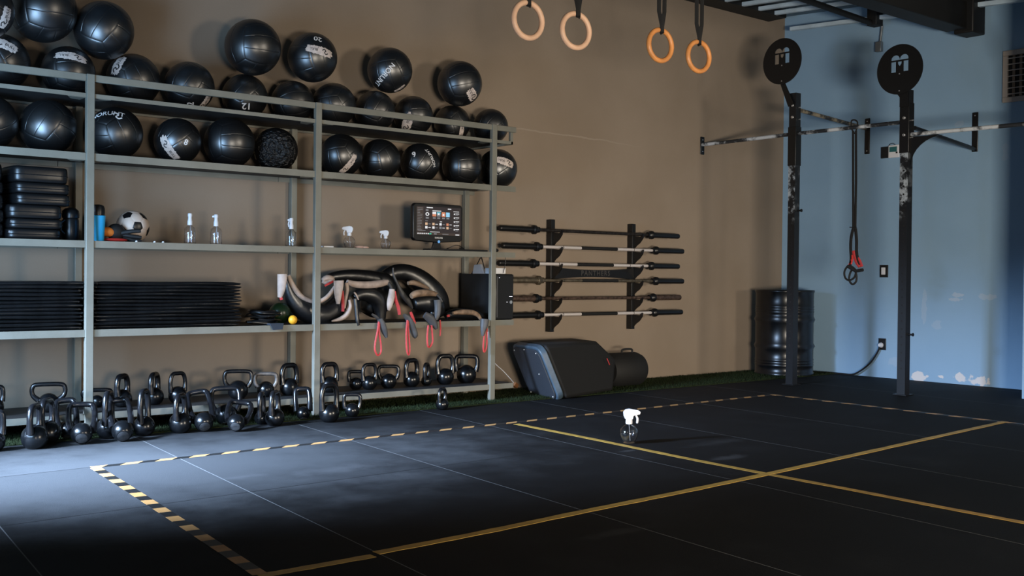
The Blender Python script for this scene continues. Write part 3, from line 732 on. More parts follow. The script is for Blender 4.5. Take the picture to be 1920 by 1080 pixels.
for k, h in enumerate([.085, .075, .085, .07, .10]):
    x1 = (1.712, 1.715, 1.74, 1.712, 1.705)[k]
    if k == 2: x1 = 1.712
    cushion(1.36, x1, 6.42, 6.82, zl, h-.001, '%s black pad in the pile of pads cut off by the left edge' % ['lowest', 'second from bottom', 'middle', 'second from top', 'topmost'][k], 'black pads in the pile at the left edge'); zl += h
# ------------------------------------------------------------------ things on the middle shelf
p = at(152, 449, Y=6.50)
r = root('shaker_bottle', (2.105, 6.56, S3T+.001), 'shiny black bottle with domed lid beside the pads, left of the post', 'bottle')
obj('bottle_body', MB().lathe([(.036, 0), (.044, .01), (.047, .06), (.046, .12), (.040, .135)], 24, (2.105, 6.56, S3T+.001)), M_blackp, r)
obj('lid', MB().lathe([(.047, .133), (.049, .15), (.046, .175), (.03, .19), (1e-5, .195)], 24, (2.105, 6.56, S3T+.001)), M_blackp, r)
obj('carry_loop', MB().tube(cat([(2.06, 6.53, S3T+.04), (2.035, 6.515, S3T+.06), (2.035, 6.515, S3T+.10), (2.06, 6.53, S3T+.12)], 5), .007, 8), M_blackp, r)
tp = at(183, 450, Y=6.47)
r = root('tumbler', (tp.x, 6.47, S3T+.001), 'bright blue tumbler with a black lid right of the left post', 'tumbler')
obj('cup', MB().lathe([(.034, 0), (.036, .003), (.044, .145), (.045, .148), (.042, .15), (1e-5, .15)], 28, (tp.x, 6.47, S3T+.001)), M_blue, r)
obj('lid', MB().lathe([(.039, .1505), (.040, .165), (.040, .19), (.034, .208), (.02, .214), (1e-5, .215)], 28, (tp.x, 6.47, S3T+.001)), M_blackp, r)
g0 = at(212, 440, Y=6.52)
r = root('workout_glove', (g0.x, 6.52, S3T), 'black glove with red and orange cuff between the blue tumbler and the ball', 'glove')
gx, gz = g0.x, S3T
obj('palm', MB().sphere((gx+.02, 6.53, gz+.060), .055, 18, 12, sq=(1.0, .8, .92)), M_matte, r)
fb = MB()
for k, (dy, dz, L, e) in enumerate(((-.03, .062, .125, .006), (-.012, .040, .14, -.010), (.01, .022, .15, -.014), (.03, .016, .13, -.006))):
    fb.tube(cat([(gx+.03, 6.53+dy*.6, gz+.05), (gx+.05+L*.3, 6.50+dy, gz+dz+e*.3), (gx+.04+L*.8, 6.475+dy, gz+dz+e)], 5), [.014, .014, .0138, .0136, .0135, .013, .0125, .012, .0115, .011, .009], 9)
obj('finger', fb, M_matte, r)
obj('cuff', MB().tube(cat([(gx-.01, 6.525, gz+.055), (gx-.04, 6.52, gz+.06), (gx-.065, 6.52, gz+.055)], 4), [.034, .036, .038, .038, .038, .037, .036, .035, .03], 12, flat=.75), [M_orange], r)
obj('red_lining', MB().sphere((gx+.005, 6.50, gz+.012), .075, 18, 8, sq=(1.0, .55, .15)), M_redp, r)
# soccer ball: truncated icosahedron panels
sc_ = at(249, 425, Y=6.61); RS = .098
def soccer(c, R):
    ph = (1+5**.5)/2; V_ = []
    for a in (-1, 1):
        for b in (-ph, ph): V_ += [Vector((0, a, b)), Vector((a, b, 0)), Vector((b, 0, a))]
    V_ = [v.normalized() for v in V_]; el = min((V_[0]-w).length for w in V_[1:])
    nb = {i: [j for j in range(12) if j != i and (V_[i]-V_[j]).length < el*1.1] for i in range(12)}
    T = lambda i, j: V_[i]*(2/3)+V_[j]*(1/3)
    polys = []
    for i in range(12):
        t1 = V_[i].orthogonal().normalized(); t2 = V_[i].cross(t1)
        polys.append((1, [T(i, j) for j in sorted(nb[i], key=lambda j: math.atan2(V_[j].dot(t2), V_[j].dot(t1)))]))
    for i in range(12):
        for j in nb[i]:
            for k in nb[j]:
                if i < j < k and k in nb[i]: polys.append((0, [T(i, j), T(j, i), T(j, k), T(k, j), T(k, i), T(i, k)]))
    mb = MB()
    # turn one pentagon to the camera
    v = (CO-Vector(c)).normalized(); tgt = (v*.93+CR*.36+CU*.02).normalized()
    Q = V_[0].rotation_difference(tgt).to_matrix()
    for m, P in polys:
        cen = sum(P, Vector())/len(P); N = 6
        for a in range(len(P)):
            A, B = P[a], P[(a+1) % len(P)]; idx = {}; vs = []; fs = []
            for i in range(N+1):
                for j in range(N+1-i):
                    w0, w1 = i/N, j/N; q = cen*(1-w0-w1)+A*w0+B*w1
                    edge = w0+w1; rr = R*(1-.012*max(0, (edge-.90)/.1)**2)
                    idx[(i, j)] = len(vs); vs.append(tuple(Q @ (q.normalized()*rr)+Vector(c)))
            for i in range(N):
                for j in range(N-i):
                    fs.append((idx[(i, j)], idx[(i+1, j)], idx[(i, j+1)]))
                    if i+j < N-1: fs.append((idx[(i+1, j)], idx[(i+1, j+1)], idx[(i, j+1)]))
            mb.add(vs, fs, m)
    return mb
loc = (sc_.x, 6.61, S3T+RS+.001)
tag(obj('soccer_ball', soccer(loc, RS), [M_soc, M_blackp], None, True, True, 0, loc, 50), 'worn white and black soccer ball on the middle shelf', 'soccer ball')
for px, nm in ((256, 'left'), (290, 'middle'), (306, 'right')):
    p = at(px, 452, Y=6.425)
    solo('white_cap', MB().lathe([(.007, 0), (.0075, .005), (.005, .009), (1e-5, .010)], 10, (p.x, 6.425, S3T)), M_wplas, 'tiny white cap lying on the shelf edge below the soccer ball, %s of three' % nm, 'cap', 'tiny white caps on the shelf edge')
def pump_bottle(px, label, face, trig=False, H=.205):
    p = at(px, 455, Y=6.50); x, y, z0 = p.x, 6.50, S3T+.001
    r = root('pump_bottle', (x, y, z0), label, 'bottle', 'clear bottles with white pumps on the middle shelf')
    o = (x, y, z0)
    obj('clear_body', MB().lathe([(.034, 0), (.036, .004), (.036, .088), (.032, .098), (.016, .110), (.012, .116), (.012, .122), (.0095, .122), (.0095, .114), (.029, .096), (.0335, .086), (.0335, .007), (1e-5, .006)], 28, o), M_glass, r)
    obj('dip_tube', MB().tube([(x, y, z0+.012), (x+.004, y, z0+.118)], .0022, 6), M_wplas, r)
    mb = MB().lathe([(.0145, .116), (.0155, .120), (.0150, .140), (.012, .152), (.011, .168), (.0135, .172), (.0135, .186), (.011, .190), (1e-5, .191)], 20, o)
    mb.tube([(x, y, z0+.180), (x+face*.024*CR.x, y+face*.024*CR.y, z0+.176)], [.009, .006], 8)
    if trig: mb.tube(cat([(x+face*.014*CR.x, y+face*.014*CR.y, z0+.172), (x+face*.020*CR.x, y+face*.020*CR.y, z0+.150), (x+face*.016*CR.x, y+face*.016*CR.y, z0+.130)], 4), .004, 8)
    obj('pump_head', mb, M_wplas, r)
pump_bottle(356, 'clear bottle with tall white pump, leftmost bottle on the middle shelf', -.4)
pump_bottle(405, 'clear bottle with white pump pointing left, second from left on the middle shelf', -1)
pump_bottle(546, 'clear bottle with white pump just left of the middle post', -1, True)
def spray_bottle(x, y, z0, s, face, label, group, round_=True):
    r = root('spray_bottle', (x, y, z0), label, 'spray bottle', group); o = (x, y, z0)
    P = [(.030*s, 0), (.034*s, .003*s), (.040*s, .018*s), (.050*s, .045*s), (.051*s, .055*s), (.047*s, .075*s), (.034*s, .092*s), (.017*s, .102*s), (.014*s, .110*s)]
    inn = [(.0115*s, .110*s), (.0145*s, .101*s), (.032*s, .090*s), (.0445*s, .074*s), (.0485*s, .055*s), (.0475*s, .046*s), (.038*s, .020*s), (.030*s, .006*s), (1e-5, .005*s)]
    obj('clear_body', MB().lathe(P+inn, 30, o), M_glass, r)
    obj('dip_tube', MB().tube([(x+.01*s, y, z0+.012*s), (x, y, z0+.105*s)], .0022*s, 6), M_wplas, r)
    f = Vector((CR.x, CR.y, 0)).normalized()*face; Z = Vector((0, 0, 1)); c = Vector(o); e = Vector((-f.y, f.x, 0))
    mb = MB().lathe([(.018*s, .104*s), (.019*s, .110*s), (.018*s, .130*s), (.014*s, .134*s)], 18, o)
    poly = [(-.022, .132), (.020, .130), (.024, .150), (.060, .158), (.062, .172), (.050, .180), (.0, .188), (-.02, .184), (-.032, .170), (-.030, .150)]
    mb.prism([(a*s, b*s) for a, b in poly], lambda a, b: c+f*a+Z*b-e*.011*s, e*.022*s)
    obj('sprayer_head', mb, M_wplas, r, bev=.003)
    tr_ = MB().tube(cat([c+f*.034*s+Z*.156*s, c+f*.046*s+Z*.135*s, c+f*.044*s+Z*.108*s], 5), [.0060*s]*10+[.004*s], 8)
    obj('trigger', tr_, M_wplas, r)
    return r
p = at(652, 460, Y=6.52); spray_bottle(p.x, 6.50, S3T+.001, .82, -1, 'round clear spray bottle with white trigger beside the peach cloth', 'clear round spray bottles')
p = at(723, 465, Y=6.50); spray_bottle(p.x, 6.50, S3T+.001, .72, -1, 'smaller round spray bottle with white trigger left of the monitor', 'clear round spray bottles')
p = pz(1179, 831); spray_bottle(p.x, p.y, .002, 1.04, 1, 'round clear spray bottle standing alone on the dark floor', 'clear round spray bottles')
p = at(672, 463, Y=6.5)
mb = MB().sphere((p.x+.01, 6.50, S3T+.010), .035, 14, 8, sq=(1.1, .7, .32)).sphere((p.x+.05, 6.49, S3T+.009), .022, 12, 8, sq=(1.3, .8, .45)); solo('cleaning_cloth', mb, M_cloth, 'crumpled peach cleaning cloth beside a spray bottle', 'cloth')
p = at(612, 461, Y=6.44)
solo('paper_pad', MB().box(p.x-.03, p.x+.045, 6.42, 6.47, S3T, S3T+.010), M_wplas, 'flat white paper pad on the shelf right of the middle post', 'paper', bev=.002)
# monitor
r = root('computer_monitor', (4.78, 6.61, S3T+.001), 'black computer monitor with a lit screen on the middle shelf', 'monitor')
mx0, mx1, mz0, mz1, my = 4.568, 5.026, 1.203, 1.480, 6.60
mb = MB().prism([(mx0, mz0+.02), (mx0+.02, mz0), ((mx0+mx1)/2, mz0-.012), (mx1-.02, mz0), (mx1, mz0+.02), (mx1, mz1-.02), (mx1-.02, mz1), (mx0+.02, mz1), (mx0, mz1-.02)], lambda a, b: (a, my, b), (0, .04, 0))
obj('bezel', mb, M_blackp, r, bev=.006)
SX0, SX1, SZ0, SZ1 = mx0+.030, mx1-.022, mz0+.045, mz1-.022
sw, sh = SX1-SX0, SZ1-SZ0; mb = MB()
def tile(u0, u1, v0, v1, m, lay=1):
    yy = my-.0015-.0004*lay
    mb.add([(SX0+u0*sw, yy, SZ1-v0*sh), (SX0+u1*sw, yy, SZ1-v0*sh), (SX0+u1*sw, yy, SZ1-v1*sh), (SX0+u0*sw, yy, SZ1-v1*sh)], [(0, 3, 2, 1)], m)
mb.box(SX0, SX1, my-.0015, my+.002, SZ0, SZ1, 0)
tile(0, .15, .02, .9, 7); tile(.22, .36, .02, .055, 1); tile(.70, .78, .04, .07, 1)
rd = random.Random(2)
for k in range(15): tile(.015, .05+rd.uniform(.02, .09), .06+k*.055, .075+k*.055, 2, 2)
tile(.20, .26, .10, .16, 2); tile(.35, .55, .13, .155, 1)
for i in range(20):
    a = 2*math.pi*i/20; b = 2*math.pi*(i+1)/20; q = lambda t, rr: (SX0+(.235+rr*math.cos(t))*sw, my-.0025, SZ1-(.27+rr*1.5*math.sin(t))*sh)
    mb.add([q(a, .022), q(b, .022), q(b, .042), q(a, .042)], [(0, 1, 2, 3)], 1)
tile(.20, .27, .37, .43, 2)
for u0, a, b in ((.35, 1, 4), (.45, 3, 2), (.56, 4, 4), (.66, 5, 5)):
    tile(u0, u0+.085, .18, .26, a); tile(u0, u0+.085, .26, .34, b); tile(u0+.01, u0+.075, .37, .42, 2)
tile(.47, .51, .22, .28, 1, 3); tile(.58, .62, .24, .31, 1, 3)
tile(.19, .25, .50, .52, 2); tile(.52, .57, .51, .53, 1)
for j in range(2):
    for i in range(4):
        u0 = .19+.16*i; v0 = .57+.125*j; tile(u0, u0+.052, v0, v0+.085, (8, 8, 1, 4, 1, 1, 2, 8)[j*4+i]); tile(u0+.07, u0+.125, v0+.035, v0+.055, 1 if (i+j) % 2 else 2)
tile(.83, .96, .13, .15, 1)
for k in range(5):
    tile(.84, .865, .20+k*.14, .25+k*.14, 1); tile(.875, .965, .20+k*.14, .222+k*.14, 1); tile(.875, .95, .24+k*.14, .255+k*.14, 2); tile(.875, .94, .27+k*.14, .28+k*.14, 2)
tile(.03, .2, .845, .865, 2); tile(.30, .52, .885, .90, 1); tile(.0, 1, .92, 1, 7)
for k in range(6): tile(.02+k*.045, .045+k*.045, .94, .98, 1, 2)
tile(.28, .33, .94, .985, 6, 2); tile(.39, .45, .94, .98, 2, 2); tile(.58, .72, .95, .975, 2, 2); tile(.88, .97, .955, .985, 1, 2)
obj('screen', mb, M_scr, r, smooth=False)
v_, f_ = text_geo('SAMSUNG', .016, .0004)
obj('brand_lettering', MB().add([(p[0]+4.80, my-.0022, p[1]+mz0+.024) for p in v_], f_), M_white, r, smooth=False)
mb = MB().prism([(4.75, S3T+.012), (4.84, S3T+.012), (4.82, mz0-.0), (4.77, mz0-.0)], lambda a, b: (a, my+.012, b), (0, .018, 0))
obj('stand_neck', mb, M_blackp, r, bev=.003)
obj('stand_base', MB().lathe([(.001, 0), (.12, 0), (.12, .006), (.05, .014), (1e-5, .015)], 36, (0, 0, 0), 0).xf(Matrix.Translation((4.80, 6.60, S3T+.001)) @ Matrix.Diagonal((1, .7, 1, 1))), M_blackp, r)
obj('power_light', MB().lathe([(1e-5, -.002), (.010, -.0015), (.011, .001)], 18, (4.802, my-.001, mz0-.004), 0, Matrix.Rotation(math.pi/2, 3, 'X')), M_sky, r)
solo('keyboard', MB().box(4.60, 5.13, 6.42, 6.52, S3T+.001, S3T+.014), M_blackp, 'thin black keyboard lying on the shelf in front of the monitor', 'keyboard', bev=.003)
solo('computer_mouse', MB().sphere((5.24, 6.47, S3T+.015), .032, 16, 10, sq=(1.0, .7, .5)), M_blackp, 'black computer mouse on the shelf at the right end post', 'mouse')
def cable(name, pts, rr, m, label, cat_='cable'): return solo(name, MB().tube(cat(pts, 8), rr, 8), m, label, cat_, 'loose cables')
cable('monitor_cable', [(4.92, 6.66, S3T+.02), (4.98, 6.62, S3T+.05), (5.06, 6.64, S3T+.03), (5.12, 6.70, S3T+.01), (5.15, 6.80, S3T+.008)], .003, M_blackp, 'black cable curling behind the monitor stand')
# computer tower at the right end
TX0, TX1, TY0, TY1, TZ1 = 5.190, 5.372, 6.405, 6.83, .962
r = root('computer_tower', ((TX0+TX1)/2, (TY0+TY1)/2, S4T+.001), 'black computer tower at the right end of the fourth shelf', 'computer')
obj('case', MB().box(TX0, TX1, TY0+.012, TY1, S4T+.001, TZ1), M_matte, r, bev=.005)
obj('front_panel', MB().box(TX0+.002, TX1-.002, TY0-.006, TY0+.011, S4T+.004, TZ1-.003), M_blackp, r, bev=.006)
obj('panel_strip', MB().box(TX0+.012, TX0+.022, TY0-.009, TY0-.0065, S4T+.02, TZ1-.02), mat('grey_strip', (.07, .07, .075), .4), r, bev=.001)
obj('power_button', MB().lathe([(1e-5, -.004), (.012, -.003), (.013, .002)], 18, (TX1-.028, TY0-.0065, S4T+.135), 0, Matrix.Rotation(math.pi/2, 3, 'X')), M_bolt, r)
obj('indicator', MB().box(TX1-.045, TX1-.015, TY0-.0078, TY0-.0062, S4T+.176, S4T+.181).box(TX0+.035, TX0+.042, TY0-.0078, TY0-.0062, TZ1-.03, TZ1-.026).box(TX1-.072, TX1-.062, TY0-.0078, TY0-.0062, S4T+.134, S4T+.137), M_led, r)
b0 = at(921, 505, Y=6.47)
r = root('network_router', (b0.x, 6.50, TZ1+.001), 'small white router box with cables on top of the computer tower', 'router')
obj('router_body', MB().box(5.20, 5.325, 6.44, 6.54, TZ1+.001, TZ1+.046), M_wplas, r, bev=.004)
obj('side_plate', MB().prism([(6.55, TZ1+.001), (6.70, TZ1+.001), (6.68, TZ1+.07), (6.60, TZ1+.075)], lambda a, b: (5.20, a, b), (.02, 0, 0)), mat('grey_plastic', (.33, .34, .37), .5), r, bev=.003)
cable('router_cable', [(5.21, 6.56, TZ1+.04), (5.205, 6.58, TZ1+.10), (5.22, 6.62, TZ1+.125), (5.25, 6.70, TZ1+.08), (5.25, 6.86, TZ1-.1)], .004, M_blackp, 'black cable looping above the white router')
cable('hanging_cord', [(5.30, 6.43, 1.125), (5.305, 6.42, 1.06), (5.295, 6.43, .985), (5.30, 6.45, TZ1+.004)], .0022, M_blackp, 'thin dark cord hanging from the shelf onto the tower')
# ------------------------------------------------------------------ fourth shelf: cords, small balls and crescent bags
def pt(px, py, Y): return at(px, py, Y=Y)
mb = MB(); rd = random.Random(12)
c0 = pt(495, 590, 6.50)
for k in range(7):
    pts = []
    for i in range(9):
        a = 2*math.pi*i/9+k; pts.append((c0.x+(.05+.05*rd.random())*math.cos(a)*1.15+rd.uniform(-.02, .03), 6.52+.09*math.sin(a), S4T+.012+.012*k+rd.uniform(-.004, .012)))
    mb.tube(cat(pts, 4, True), .006, 7, closed=True)
solo('skipping_rope', mb, M_blackp, 'tangled pile of black skipping ropes right of the mats', 'rope')
p = pt(525, 573, 6.56); solo('exercise_ball', MB().sphere((p.x, 6.56, S4T+.073), .072, 28, 18), M_green, 'dark green ball behind the small yellow ball', 'ball')
p = pt(549, 596, 6.45); solo('massage_ball', MB().sphere((p.x, 6.45, S4T+.031), .030, 24, 16), M_yel, 'small bright yellow ball on the fourth shelf', 'ball')
p = pt(517, 601, 6.40); solo('rag', MB().add([(p.x-.03, 6.375, S4T-.03), (p.x+.035, 6.37, S4T-.026), (p.x+.05, 6.385, S4T+.012), (p.x-.045, 6.39, S4T+.012), (p.x+.04, 6.48, S4T+.012), (p.x-.04, 6.48, S4T+.012), (p.x-.03, 6.380, S4T-.03), (p.x+.035, 6.375, S4T-.026), (p.x+.05, 6.394, S4T+.003), (p.x-.045, 6.394, S4T+.003), (p.x+.04, 6.48, S4T+.003), (p.x-.04, 6.48, S4T+.003)],
    [(0, 1, 2, 3), (3, 2, 4, 5), (6, 9, 8, 7), (9, 11, 10, 8), (0, 6, 7, 1), (1, 7, 8, 2), (2, 8, 10, 4), (4, 10, 11, 5), (5, 11, 9, 3), (3, 9, 6, 0)]), mat('dark_blue_rag', (.018, .023, .032), .8), 'dark grey-blue rag hanging over the edge of the fourth shelf', 'rag')
def px_tube(pts, rp, Y, n=12, flat=1.0):
    """tube through photo points; rp radii in photo pixels, Y one depth or a list"""
    P = []; R_ = []
    for i, q in enumerate(pts):
        y = Y[i] if isinstance(Y, (list, tuple)) else Y
        w = at(q[0], q[1], Y=y); P.append((*w, (rp[i] if isinstance(rp, (list, tuple)) else rp)*mscale(w)))
    Q = cat([Vector(p) for p in P], 5)
    return [Vector(q[:3]) for q in Q], [max(.001, q[3]) for q in Q]
def bag(label, body, strip, flaps, loops, strip_m=M_beige, flap_m=M_beige, body_m=M_bag):
    c = at(*body[0][len(body[0])//2], Y=6.6)
    r = root('crescent_sandbag', (c.x, 6.6, S4T), label, 'sandbag', 'crescent sandbags on the fourth shelf')
    P, R_ = px_tube(*body); obj('bag_body', MB().tube(P, R_, 16), body_m, r, angle=80)
    for s in strip:
        P, R_ = px_tube(*s[:3]); obj('grip_band', MB().tube(P, R_, 10), s[3] if len(s) > 3 else strip_m, r)
    for s in flaps:
        P, R_ = px_tube(*s[:3]); obj('end_flap', MB().tube(P, R_, 10, up=(CF.x, CF.y, 0), flat=.45), s[3] if len(s) > 3 else flap_m, r)
    for s in loops:
        P, R_ = px_tube(*s[:3]); obj('red_strap', MB().tube(P, R_, 8, up=(CF.x, CF.y, 0), flat=.35), M_red, r)
    return r
bag('shiny black crescent sandbag curving up at both ends behind the middle post, with beige grips',
    ([(537, 522), (545, 548), (560, 572), (585, 588), (610, 590), (632, 572), (641, 545), (640, 525)], [8, 13, 19, 22, 22, 19, 13, 8], 6.56),
    [([(541, 516), (549, 535), (562, 553), (577, 562), (592, 566), (606, 562), (618, 552), (628, 538)], [3.5, 5, 5, 4.5, 4, 4, 4, 3.5], 6.50)],
    [([(529, 514), (529, 525), (527, 545), (524, 558)], [9, 9, 7, 4], 6.47), ([(635, 526), (635, 535), (634, 552), (634, 570)], [9.5, 9, 7, 3.5], 6.44)],
    [([(526, 556), (528, 562)], [3, 3], 6.465), ([(642, 545), (643, 565), (643, 584)], [2.5, 3, 3], 6.45)])
bag('black sandbag with a stitched orange-beige grip band lying right of the middle post',
    ([(606, 527), (625, 519), (660, 517), (700, 522), (725, 530), (722, 555), (700, 572), (690, 588)], [6, 9, 12, 14, 16, 22, 26, 16], 6.70),
    [([(651, 528), (665, 533), (690, 534), (710, 532), (727, 529)], [4, 6.5, 7, 7, 5], 6.50), ([(727, 529), (732, 536), (735, 543)], [3.5, 3, 2.5], 6.49, M_greyl),
     ([(650, 530), (651, 545), (648, 562), (645, 578)], [4, 3.5, 3.2, 3], 6.46), ([(655, 562), (657, 575), (650, 590), (638, 598), (622, 602)], [2.5, 3.5, 4.5, 4, 1.5], 6.43),
     ([(605, 525), (614, 521), (623, 524), (614, 530), (605, 528)], [4, 6, 5, 5, 3], 6.56)],
    [([(735, 542), (734, 555), (731, 570), (729, 582)], [5, 6.5, 6, 2.5], 6.46)],
    [([(740, 546), (742, 562), (747, 577), (749, 590)], [2.6, 3.2, 3.4, 3], 6.45), ([(626, 527), (618, 531), (609, 536)], [2, 2.2, 2], 6.50)])
bag('black sandbag with a grey pointed end drooping over the shelf edge, leftmost red loop',
    ([(664, 560), (676, 552), (695, 553), (708, 563), (713, 580), (714, 598)], [8, 12, 15, 15, 12, 9], 6.54),
    [([(664, 548), (668, 553), (672, 562)], [1.5, 1.8, 1.2], 6.46), ([(666, 560), (668, 580), (670, 600), (672, 610)], [4, 4, 4, 3], 6.40, M_bag)],
    [([(697, 589), (705, 594), (711, 600)], [2, 3, 2.5], 6.42, M_greyl), ([(712, 598), (716, 608), (721, 622), (725, 633)], [5, 7, 6, 2.5], 6.37, M_greyl)],
    [([(710, 603), (708, 620), (704, 640), (703, 656), (708, 666), (714, 660), (714, 645), (711, 625), (711, 605)], [1.8]*9, 6.368)])
bag('large black sandbag arched highest over the others with a thin grey edge strip',
    ([(720, 520), (738, 512), (760, 512), (785, 526), (806, 548), (820, 568), (832, 585)], [12, 15, 17, 22, 26, 24, 14], 6.74),
    [([(737, 502), (738, 515), (745, 532), (755, 552), (766, 566), (773, 578)], [1.5, 2, 3, 5, 5, 2], 6.52, M_greyl), ([(765, 531), (775, 530), (788, 534), (803, 541)], [3.5, 5, 4.5, 2.5], 6.50, M_brown)],
    [([(757, 590), (766, 598), (772, 612), (778, 628), (781, 632)], [3, 6, 7, 6, 4], 6.368, M_greyl)],
    [([(764, 600), (762, 620), (762, 645), (764, 662), (767, 664), (768, 650), (766, 625), (765, 602)], [1.8]*8, 6.362), ([(770, 585), (774, 596), (778, 607)], [2.5, 3, 2.8], 6.40)])
bag('black sandbag with a brown grip band and hanging grey flap, right of the arched one',
    ([(775, 570), (795, 566), (812, 570), (818, 582), (805, 590)], [10, 18, 20, 16, 10], 6.52),
    [([(771, 556), (780, 551), (800, 549), (818, 552)], [5, 7, 6.5, 4], 6.44, M_brown), ([(818, 552), (825, 558), (829, 566)], [2, 2.2, 2], 6.43, M_greyl)],
    [([(820, 562), (821, 575), (820, 590), (818, 600)], [7, 6.5, 5.5, 2.5], 6.40, M_greyl), ([(796, 590), (806, 597), (814, 608), (818, 617)], [6, 8, 7, 3], 6.365, M_greyl)],
    [([(803, 610), (801, 630), (802, 648), (806, 650), (811, 640), (810, 622), (809, 610)], [1.8]*7, 6.36), ([(825, 600), (826, 615), (825, 630)], [1.6, 1.6, 1.4], 6.37)])
bag('black sandbag lying flat at the right, worn brown band and grey end by the post',
    ([(836, 592), (850, 588), (870, 588), (890, 590), (903, 594)], [7, 9, 10, 9, 7], 6.50),
    [([(849, 587), (865, 585), (885, 586), (896, 591), (902, 600)], [3, 5, 5, 4, 2.5], 6.43, M_brown)],
    [([(909, 598), (908, 608), (906, 620), (905, 630)], [8, 7.5, 5, 2.5], 6.375, M_greyl)],
    [([(911, 614), (908, 630), (906, 650), (908, 660), (912, 650), (913, 632), (913, 616)], [1.6]*7, 6.37), ([(840, 590), (841, 594)], [3, 3], 6.42)])
cable('wall_cable', [tuple(at(*q)) for q in ()] or [tuple(at(915, 622, Y=6.42)), tuple(at(917, 650, Y=6.44)), tuple(at(925, 677, Y=6.46)), tuple(at(945, 697, Y=6.55)), tuple(at(962, 716, Y=6.6)), tuple(at(968, 724, Y=6.6))], .003, M_wplas, 'thin pale cable dropping from the shelf end to the floor')
p = at(966, 722, Y=6.6); solo('plug_adapter', MB().obox(p, (.02, .004, -.012), (-.006, .014, 0), (.009, 0, .014)), mat('orange_brown_plastic', (.22, .09, .03), .5), 'small orange-brown plug hanging beside the end of the bottom shelf', 'plug', bev=.004)
# ------------------------------------------------------------------ barbell rack and barbells
UX = (6.185, 7.175); UZ = (.475, 1.432); UY0 = 6.845
BZ = [1.334, 1.194, 1.052, .914, .763, .625]
rack = root('barbell_rack', (6.70, 6.93, .475), 'black wall rack with two uprights holding six barbells', 'barbell rack')
for x in UX:
    u_ = obj('upright', MB().box(x-.004, x+.040, UY0+.03, W-.001, UZ[0], UZ[1]), M_rackm, rack, bev=.003)
    for z in BZ:
        poly = [(UY0+.032, z-.006), (UY0-.012, z-.020), (UY0-.055, z-.020), (UY0-.085, z+.004), (UY0-.095, z+.002), (UY0-.085, z-.035), (UY0-.05, z-.075), (UY0-.01, z-.10), (UY0+.032, z-.135)]
        obj('hook', MB().prism(poly, lambda a, b: (x+.012, a, b), (.010, 0, 0)), M_rackm, rack, smooth=False)
n_ = 18; top = []; bot = []
for i in range(n_+1):
    s = i/n_; x = UX[0]+.03+(UX[1]-UX[0]-.02)*s; c_ = (2*s-1)**2
    top.append((x, 1.006+.020*c_)); bot.append((x, .946-.022*c_))
plate = obj('name_plate', MB().prism(top+bot[::-1], lambda a, b: (a, UY0+.018, b), (0, .008, 0)), M_rackm, rack, smooth=False)
v_, f_ = text_geo('PANTHERS', .062, .001, 0, 1.25)
obj('lettering', MB().add([(p[0]+6.70, UY0+.0168, p[1]+.977) for p in v_], f_), mat('dim_grey_letters', (.05, .045, .042), .5), plate, smooth=False)
def barbell(x0, x1, z, kind, label):
    y = UY0-.045; xm = (x0+x1)/2
    r = root('barbell', (xm, y, z), label, 'barbell', 'barbells on the wall rack')
    shaft, sleeve = {'chrome': (M_chrome, M_blackp), 'dark': (M_dsteel, M_blackp), 'olive': (M_brass, M_brass), 'rust': (M_rsteel, M_rsteel)}[kind]
    RZ = Matrix.Rotation(math.pi/2, 3, 'Y'); L = x1-x0; sl = .41
    for s, xe in ((1, x0), (-1, x1)):
        pr = [(1e-5, 0), (.020, 0), (.0235, .004), (.0250, .012), (.0250, .345), (.0250, .352)]
        M = RZ if s > 0 else Matrix.Rotation(-math.pi/2, 3, 'Y')
        sv = obj('sleeve', MB().lathe(pr+[(1e-5, .352)], 20, (xe, y, z), 0, M), M_blackp if (kind == 'olive' and s < 0) else sleeve, r)
        obj('collar', MB().lathe([(1e-5, .352), (.030, .352), (.0385, .360), (.0385, .385), (.030, .400), (.0250, .405), (.0250, .425), (1e-5, .425)], 20, (xe, y, z), 0, M), M_blackp if kind != 'olive' or s < 0 else sleeve, r)
    obj('shaft', MB().tube([(x0+.42, y, z), (x1-.42, y, z)], .0140, 14), shaft, r)
    if kind in ('chrome', 'olive'):
        obj('knurled_centre', MB().tube([(xm-.22, y, z), (xm+.22, y, z)], .0146, 14), M_matte, r)
        mb = MB()
        for q in (-.43, .43): mb.tube([(xm+q-.003, y, z), (xm+q+.003, y, z)], .0144, 14)
        obj('ring_mark', mb, M_dsteel, r)
kinds = ['dark', 'chrome', 'chrome', 'olive', 'rust', 'chrome']
lab = ['topmost barbell on the wall rack, dark shaft', 'second barbell from the top, bright steel shaft with dark centre', 'third barbell from the top, bright steel shaft just above the name plate',
       'fourth barbell from the top with olive-brown worn sleeve, below the name plate', 'fifth barbell from the top, brown rusty shaft', 'lowest barbell on the wall rack, bright steel shaft']
ends = [(5.549, 7.712), (5.580, 7.776), (5.542, 7.717), (5.60, 7.779), (5.575, 7.744), (5.60, 7.769)]
for z, (a, b), k, l in zip(BZ, ends, kinds, lab): barbell(a, b, z, k, l)
